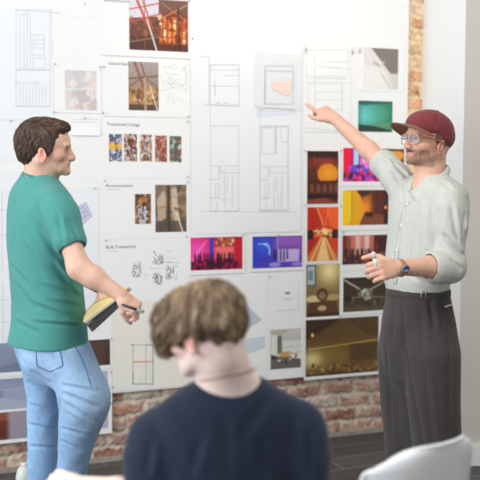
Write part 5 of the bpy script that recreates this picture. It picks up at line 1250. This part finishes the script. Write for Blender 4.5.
# shorts / trousers
J = Sdf(); J.stack([row(228,560,2.27,.12,.17,azs), row(228,585,2.28,.14,.185,azs), row(228,605,2.30,.12,.18,azs)], .04, cap=.03)
J.chain([hipc+[-.08,0,0], kl], [.10,.080], .04); J.chain([hipc+[.08,0,0], kr], [.10,.080], .04)
J.chain([kl, kl+[.02,.04,-.40]], [.078,.062], .03); J.chain([kr, kr+[0,.02,-.42]], [.078,.062], .03)
sdf_obj('trousers', J, (-.6, 2.0, 0), (.4, 3.0, .75), .005, knit('dark_trousers', (54,56,62), noise=.08, nscale=60), man, tuple(baseS))
for g, dr in ((kl+[.02,.04,0], nrm([0,1,0])), (kr+[0,.02,0], nrm([0,1,0]))):
    Q = Sdf(); g = g*[1,1,0]; Q.ecap(g+[0,0,.05]-dr*.04, g+[0,0,.042]+dr*.15, np.array([1,0,0]), (.040,.045), (.044,.034), .02); Q.rc(g+[0,0,.08], g+[0,0,.05]+dr*.06, .045, .035, .03)
    Q.post = lambda P, d: smax(d, -P[:, 2]+.004, .002)
    sdf_obj('shoe', Q, g-[.3,.3,0], g+[.3,.3,.2], .005, M['shoe'], man, tuple(baseS))
# stool under the seated person (below the frame)
st = bpy.data.objects.new('stool', None); COL.objects.link(st); st.location = (hipc[0], 2.28, 0)
tag(st, 'low wooden stool under the seated person in the navy T-shirt', 'stool')
M['wood'] = mat('beech_wood', (196,160,118), rough=.5, noise=.12, nscale=12, stretch=(1,1,.1))
mb = MB(); zt = .365; n = 28
mb.tube([(0,0,zt-.03),(0,0,zt-.028),(0,0,zt-.004),(0,0,zt)], [.165,.17,.17,.165], n); mb.build('seat', M['wood'], st)
for k in range(4):
    a = PI/4+k*PI/2; mb = MB(); mb.tube([(.11*math.cos(a),.11*math.sin(a),zt-.03),(.17*math.cos(a),.17*math.sin(a),0)], [.016,.012], 10); mb.build('leg', M['wood'], st, smooth=True)

# ================================================================== white shell chair (bottom right)
cx = W(425, 480, 2.30)
ch = bpy.data.objects.new('shell_chair', None); COL.objects.link(ch); ch.location = (.380, 2.43, 0)
tag(ch, 'white plastic shell chair in the lower right corner, seen from behind', 'chair')
beta = math.radians(38); cf = np.array([-math.sin(beta), math.cos(beta), 0]); cr = np.array([math.cos(beta), math.sin(beta), 0])
prof = np.array([(.40,.425),(.385,.452),(.30,.446),(.18,.432),(.07,.432),(.0,.452),(-.035,.50),(-.052,.57),(-.066,.65),(-.078,.72),(-.085,.775),(-.088,.812)])
tt = np.linspace(0, 1, len(prof)); T2 = np.linspace(0, 1, 60); pf_ = np.interp(T2, tt, prof[:, 0]); pz_ = np.interp(T2, tt, prof[:, 1])
for _ in range(4): pf_[1:-1] = (pf_[:-2]+2*pf_[1:-1]+pf_[2:])/4; pz_[1:-1] = (pz_[:-2]+2*pz_[1:-1]+pz_[2:])/4
NU = 41; P = np.zeros((60, NU, 3))
for i, t in enumerate(T2):
    hw = np.interp(t, [0,.08,.3,.5,.6,.75,.9,.96,1], [.19,.215,.235,.235,.228,.218,.208,.19,.150])
    back = np.clip((t-.42)/.15, 0, 1)
    for j in range(NU):
        u = (j/(NU-1)-.5)*2
        curl_f = .085*abs(u)**2.6*back; curl_z = .055*abs(u)**3*(1-back)-.0*back
        topz = -.055*abs(u)**5*np.clip((t-.85)/.15, 0, 1)
        P[i, j] = cr*(u*hw)+cf*(pf_[i]+curl_f-.15)+np.array([0, 0, pz_[i]+curl_z+topz])
dP0 = np.gradient(P, axis=0); dP1 = np.gradient(P, axis=1); Nn = np.cross(dP0, dP1); Nn /= np.linalg.norm(Nn, axis=2)[..., None]+1e-9
V1, F1 = grid_mesh(P+Nn*.0035); V2, F2 = grid_mesh(P-Nn*.0035); n = 60*NU; ii = np.arange(n).reshape(60, NU)
lp = list(ii[:-1, 0])+list(ii[-1, :-1])+list(ii[:0:-1, -1])+list(ii[0, :0:-1]); sd = np.array([(lp[k], lp[(k+1) % len(lp)], lp[(k+1) % len(lp)]+n, lp[k]+n) for k in range(len(lp))])
mesh('shell', np.concatenate([V1, V2]), np.concatenate([F1[:, ::-1], F2+n, sd[:, ::-1]]), mat('white_plastic', (232,234,236), rough=.35, noise=.01), ch, smooth=True)
rim = [P[i, 0] for i in range(20, 59)]+[P[59, j] for j in range(NU)]+[P[i, -1] for i in range(58, 19, -1)]
mb = MB(); mb.tube(rim, .0055, 8); mb.build('rim', mat('white_rim', (240,241,243), rough=.3), ch, smooth=True)
for su in (-1, 1):
    for sv in (0, 1):
        a = cr*su*.12+cf*(.08+.16*sv-.10)+np.array([0,0,.425]); b = cr*su*.22+cf*(-.20+.50*sv-.02); b[2] = 0
        mb = MB(); mb.tube([a, b], [.014,.010], 12); mb.build('leg', M['wood'], ch, smooth=True)
mb = MB()
q = [cr*a_+cf*b_+np.array([0,0,.405]) for a_, b_ in ((-.13,-.03),(.13,-.03),(.13,.15),(-.13,.15))]
mb.tube(q, .006, 8, closed=True); mb.build('seat_bracket', M['black'], ch, smooth=True)

# pale container on the floor behind the green T-shirt person's legs
pc_ = W(25, 486, 4.16); root = bpy.data.objects.new('plastic_jug', None); COL.objects.link(root); root.location = (pc_[0], 4.16, 0)
tag(root, 'pale rounded plastic jug on the floor by the brick wall, behind the jeans', 'jug')
mb = MB(); mb.tube([(0,0,0),(0,0,.004),(0,0,.07),(0,0,.10),(0,0,.118)], [.036,.042,.042,.034,.018], 20); mb.build('body', mat('pale_plastic', (214,222,210), rough=.4), root, smooth=True)
mb = MB(); mb.tube([(0,0,.117),(0,0,.128),(0,0,.130)], [.017,.017,.014], 16); mb.build('lid', mat('white_lid', (228,232,228), rough=.4), root, smooth=True)
# ------------------------------------------------------------------ light
w = bpy.data.worlds.new('world'); sc.world = w; w.use_nodes = True
bg = w.node_tree.nodes['Background']; bg.inputs[0].default_value = (.98, .985, 1.0, 1); bg.inputs[1].default_value = .54
def area(name, loc, target, sx, sy, power, col, spread=PI):
    l = bpy.data.lights.new(name, 'AREA'); l.shape = 'RECTANGLE'; l.size = sx; l.size_y = sy; l.energy = power; l.color = col; l.spread = spread
    o = bpy.data.objects.new(name, l); COL.objects.link(o); o.location = loc
    d = Vector(target)-Vector(loc); o.rotation_euler = d.to_track_quat('-Z', 'Y').to_euler(); return o
area('window_daylight', (-4.2, .8, 2.0), (.3, 4.2, 1.2), 3.0, 2.4, 212, (.90, .95, 1.0))
area('ceiling_light', (.2, 1.6, 4.0), (.2, 3.6, 1.0), 2.5, 1.6, 66, (1.0, .97, .92))
l = bpy.data.lights.new('spot_lamp', 'SPOT'); l.energy = 33; l.color = (1.0, .88, .74); l.spot_size = 1.5; l.spot_blend = 1; l.shadow_soft_size = .12
o = bpy.data.objects.new('spot_lamp', l); COL.objects.link(o); o.location = tuple(wp(.15, 3.25, .75)); o.rotation_euler = (Vector(tuple(wp(.15, 2.2, 0)))-o.location).to_track_quat('-Z', 'Y').to_euler()
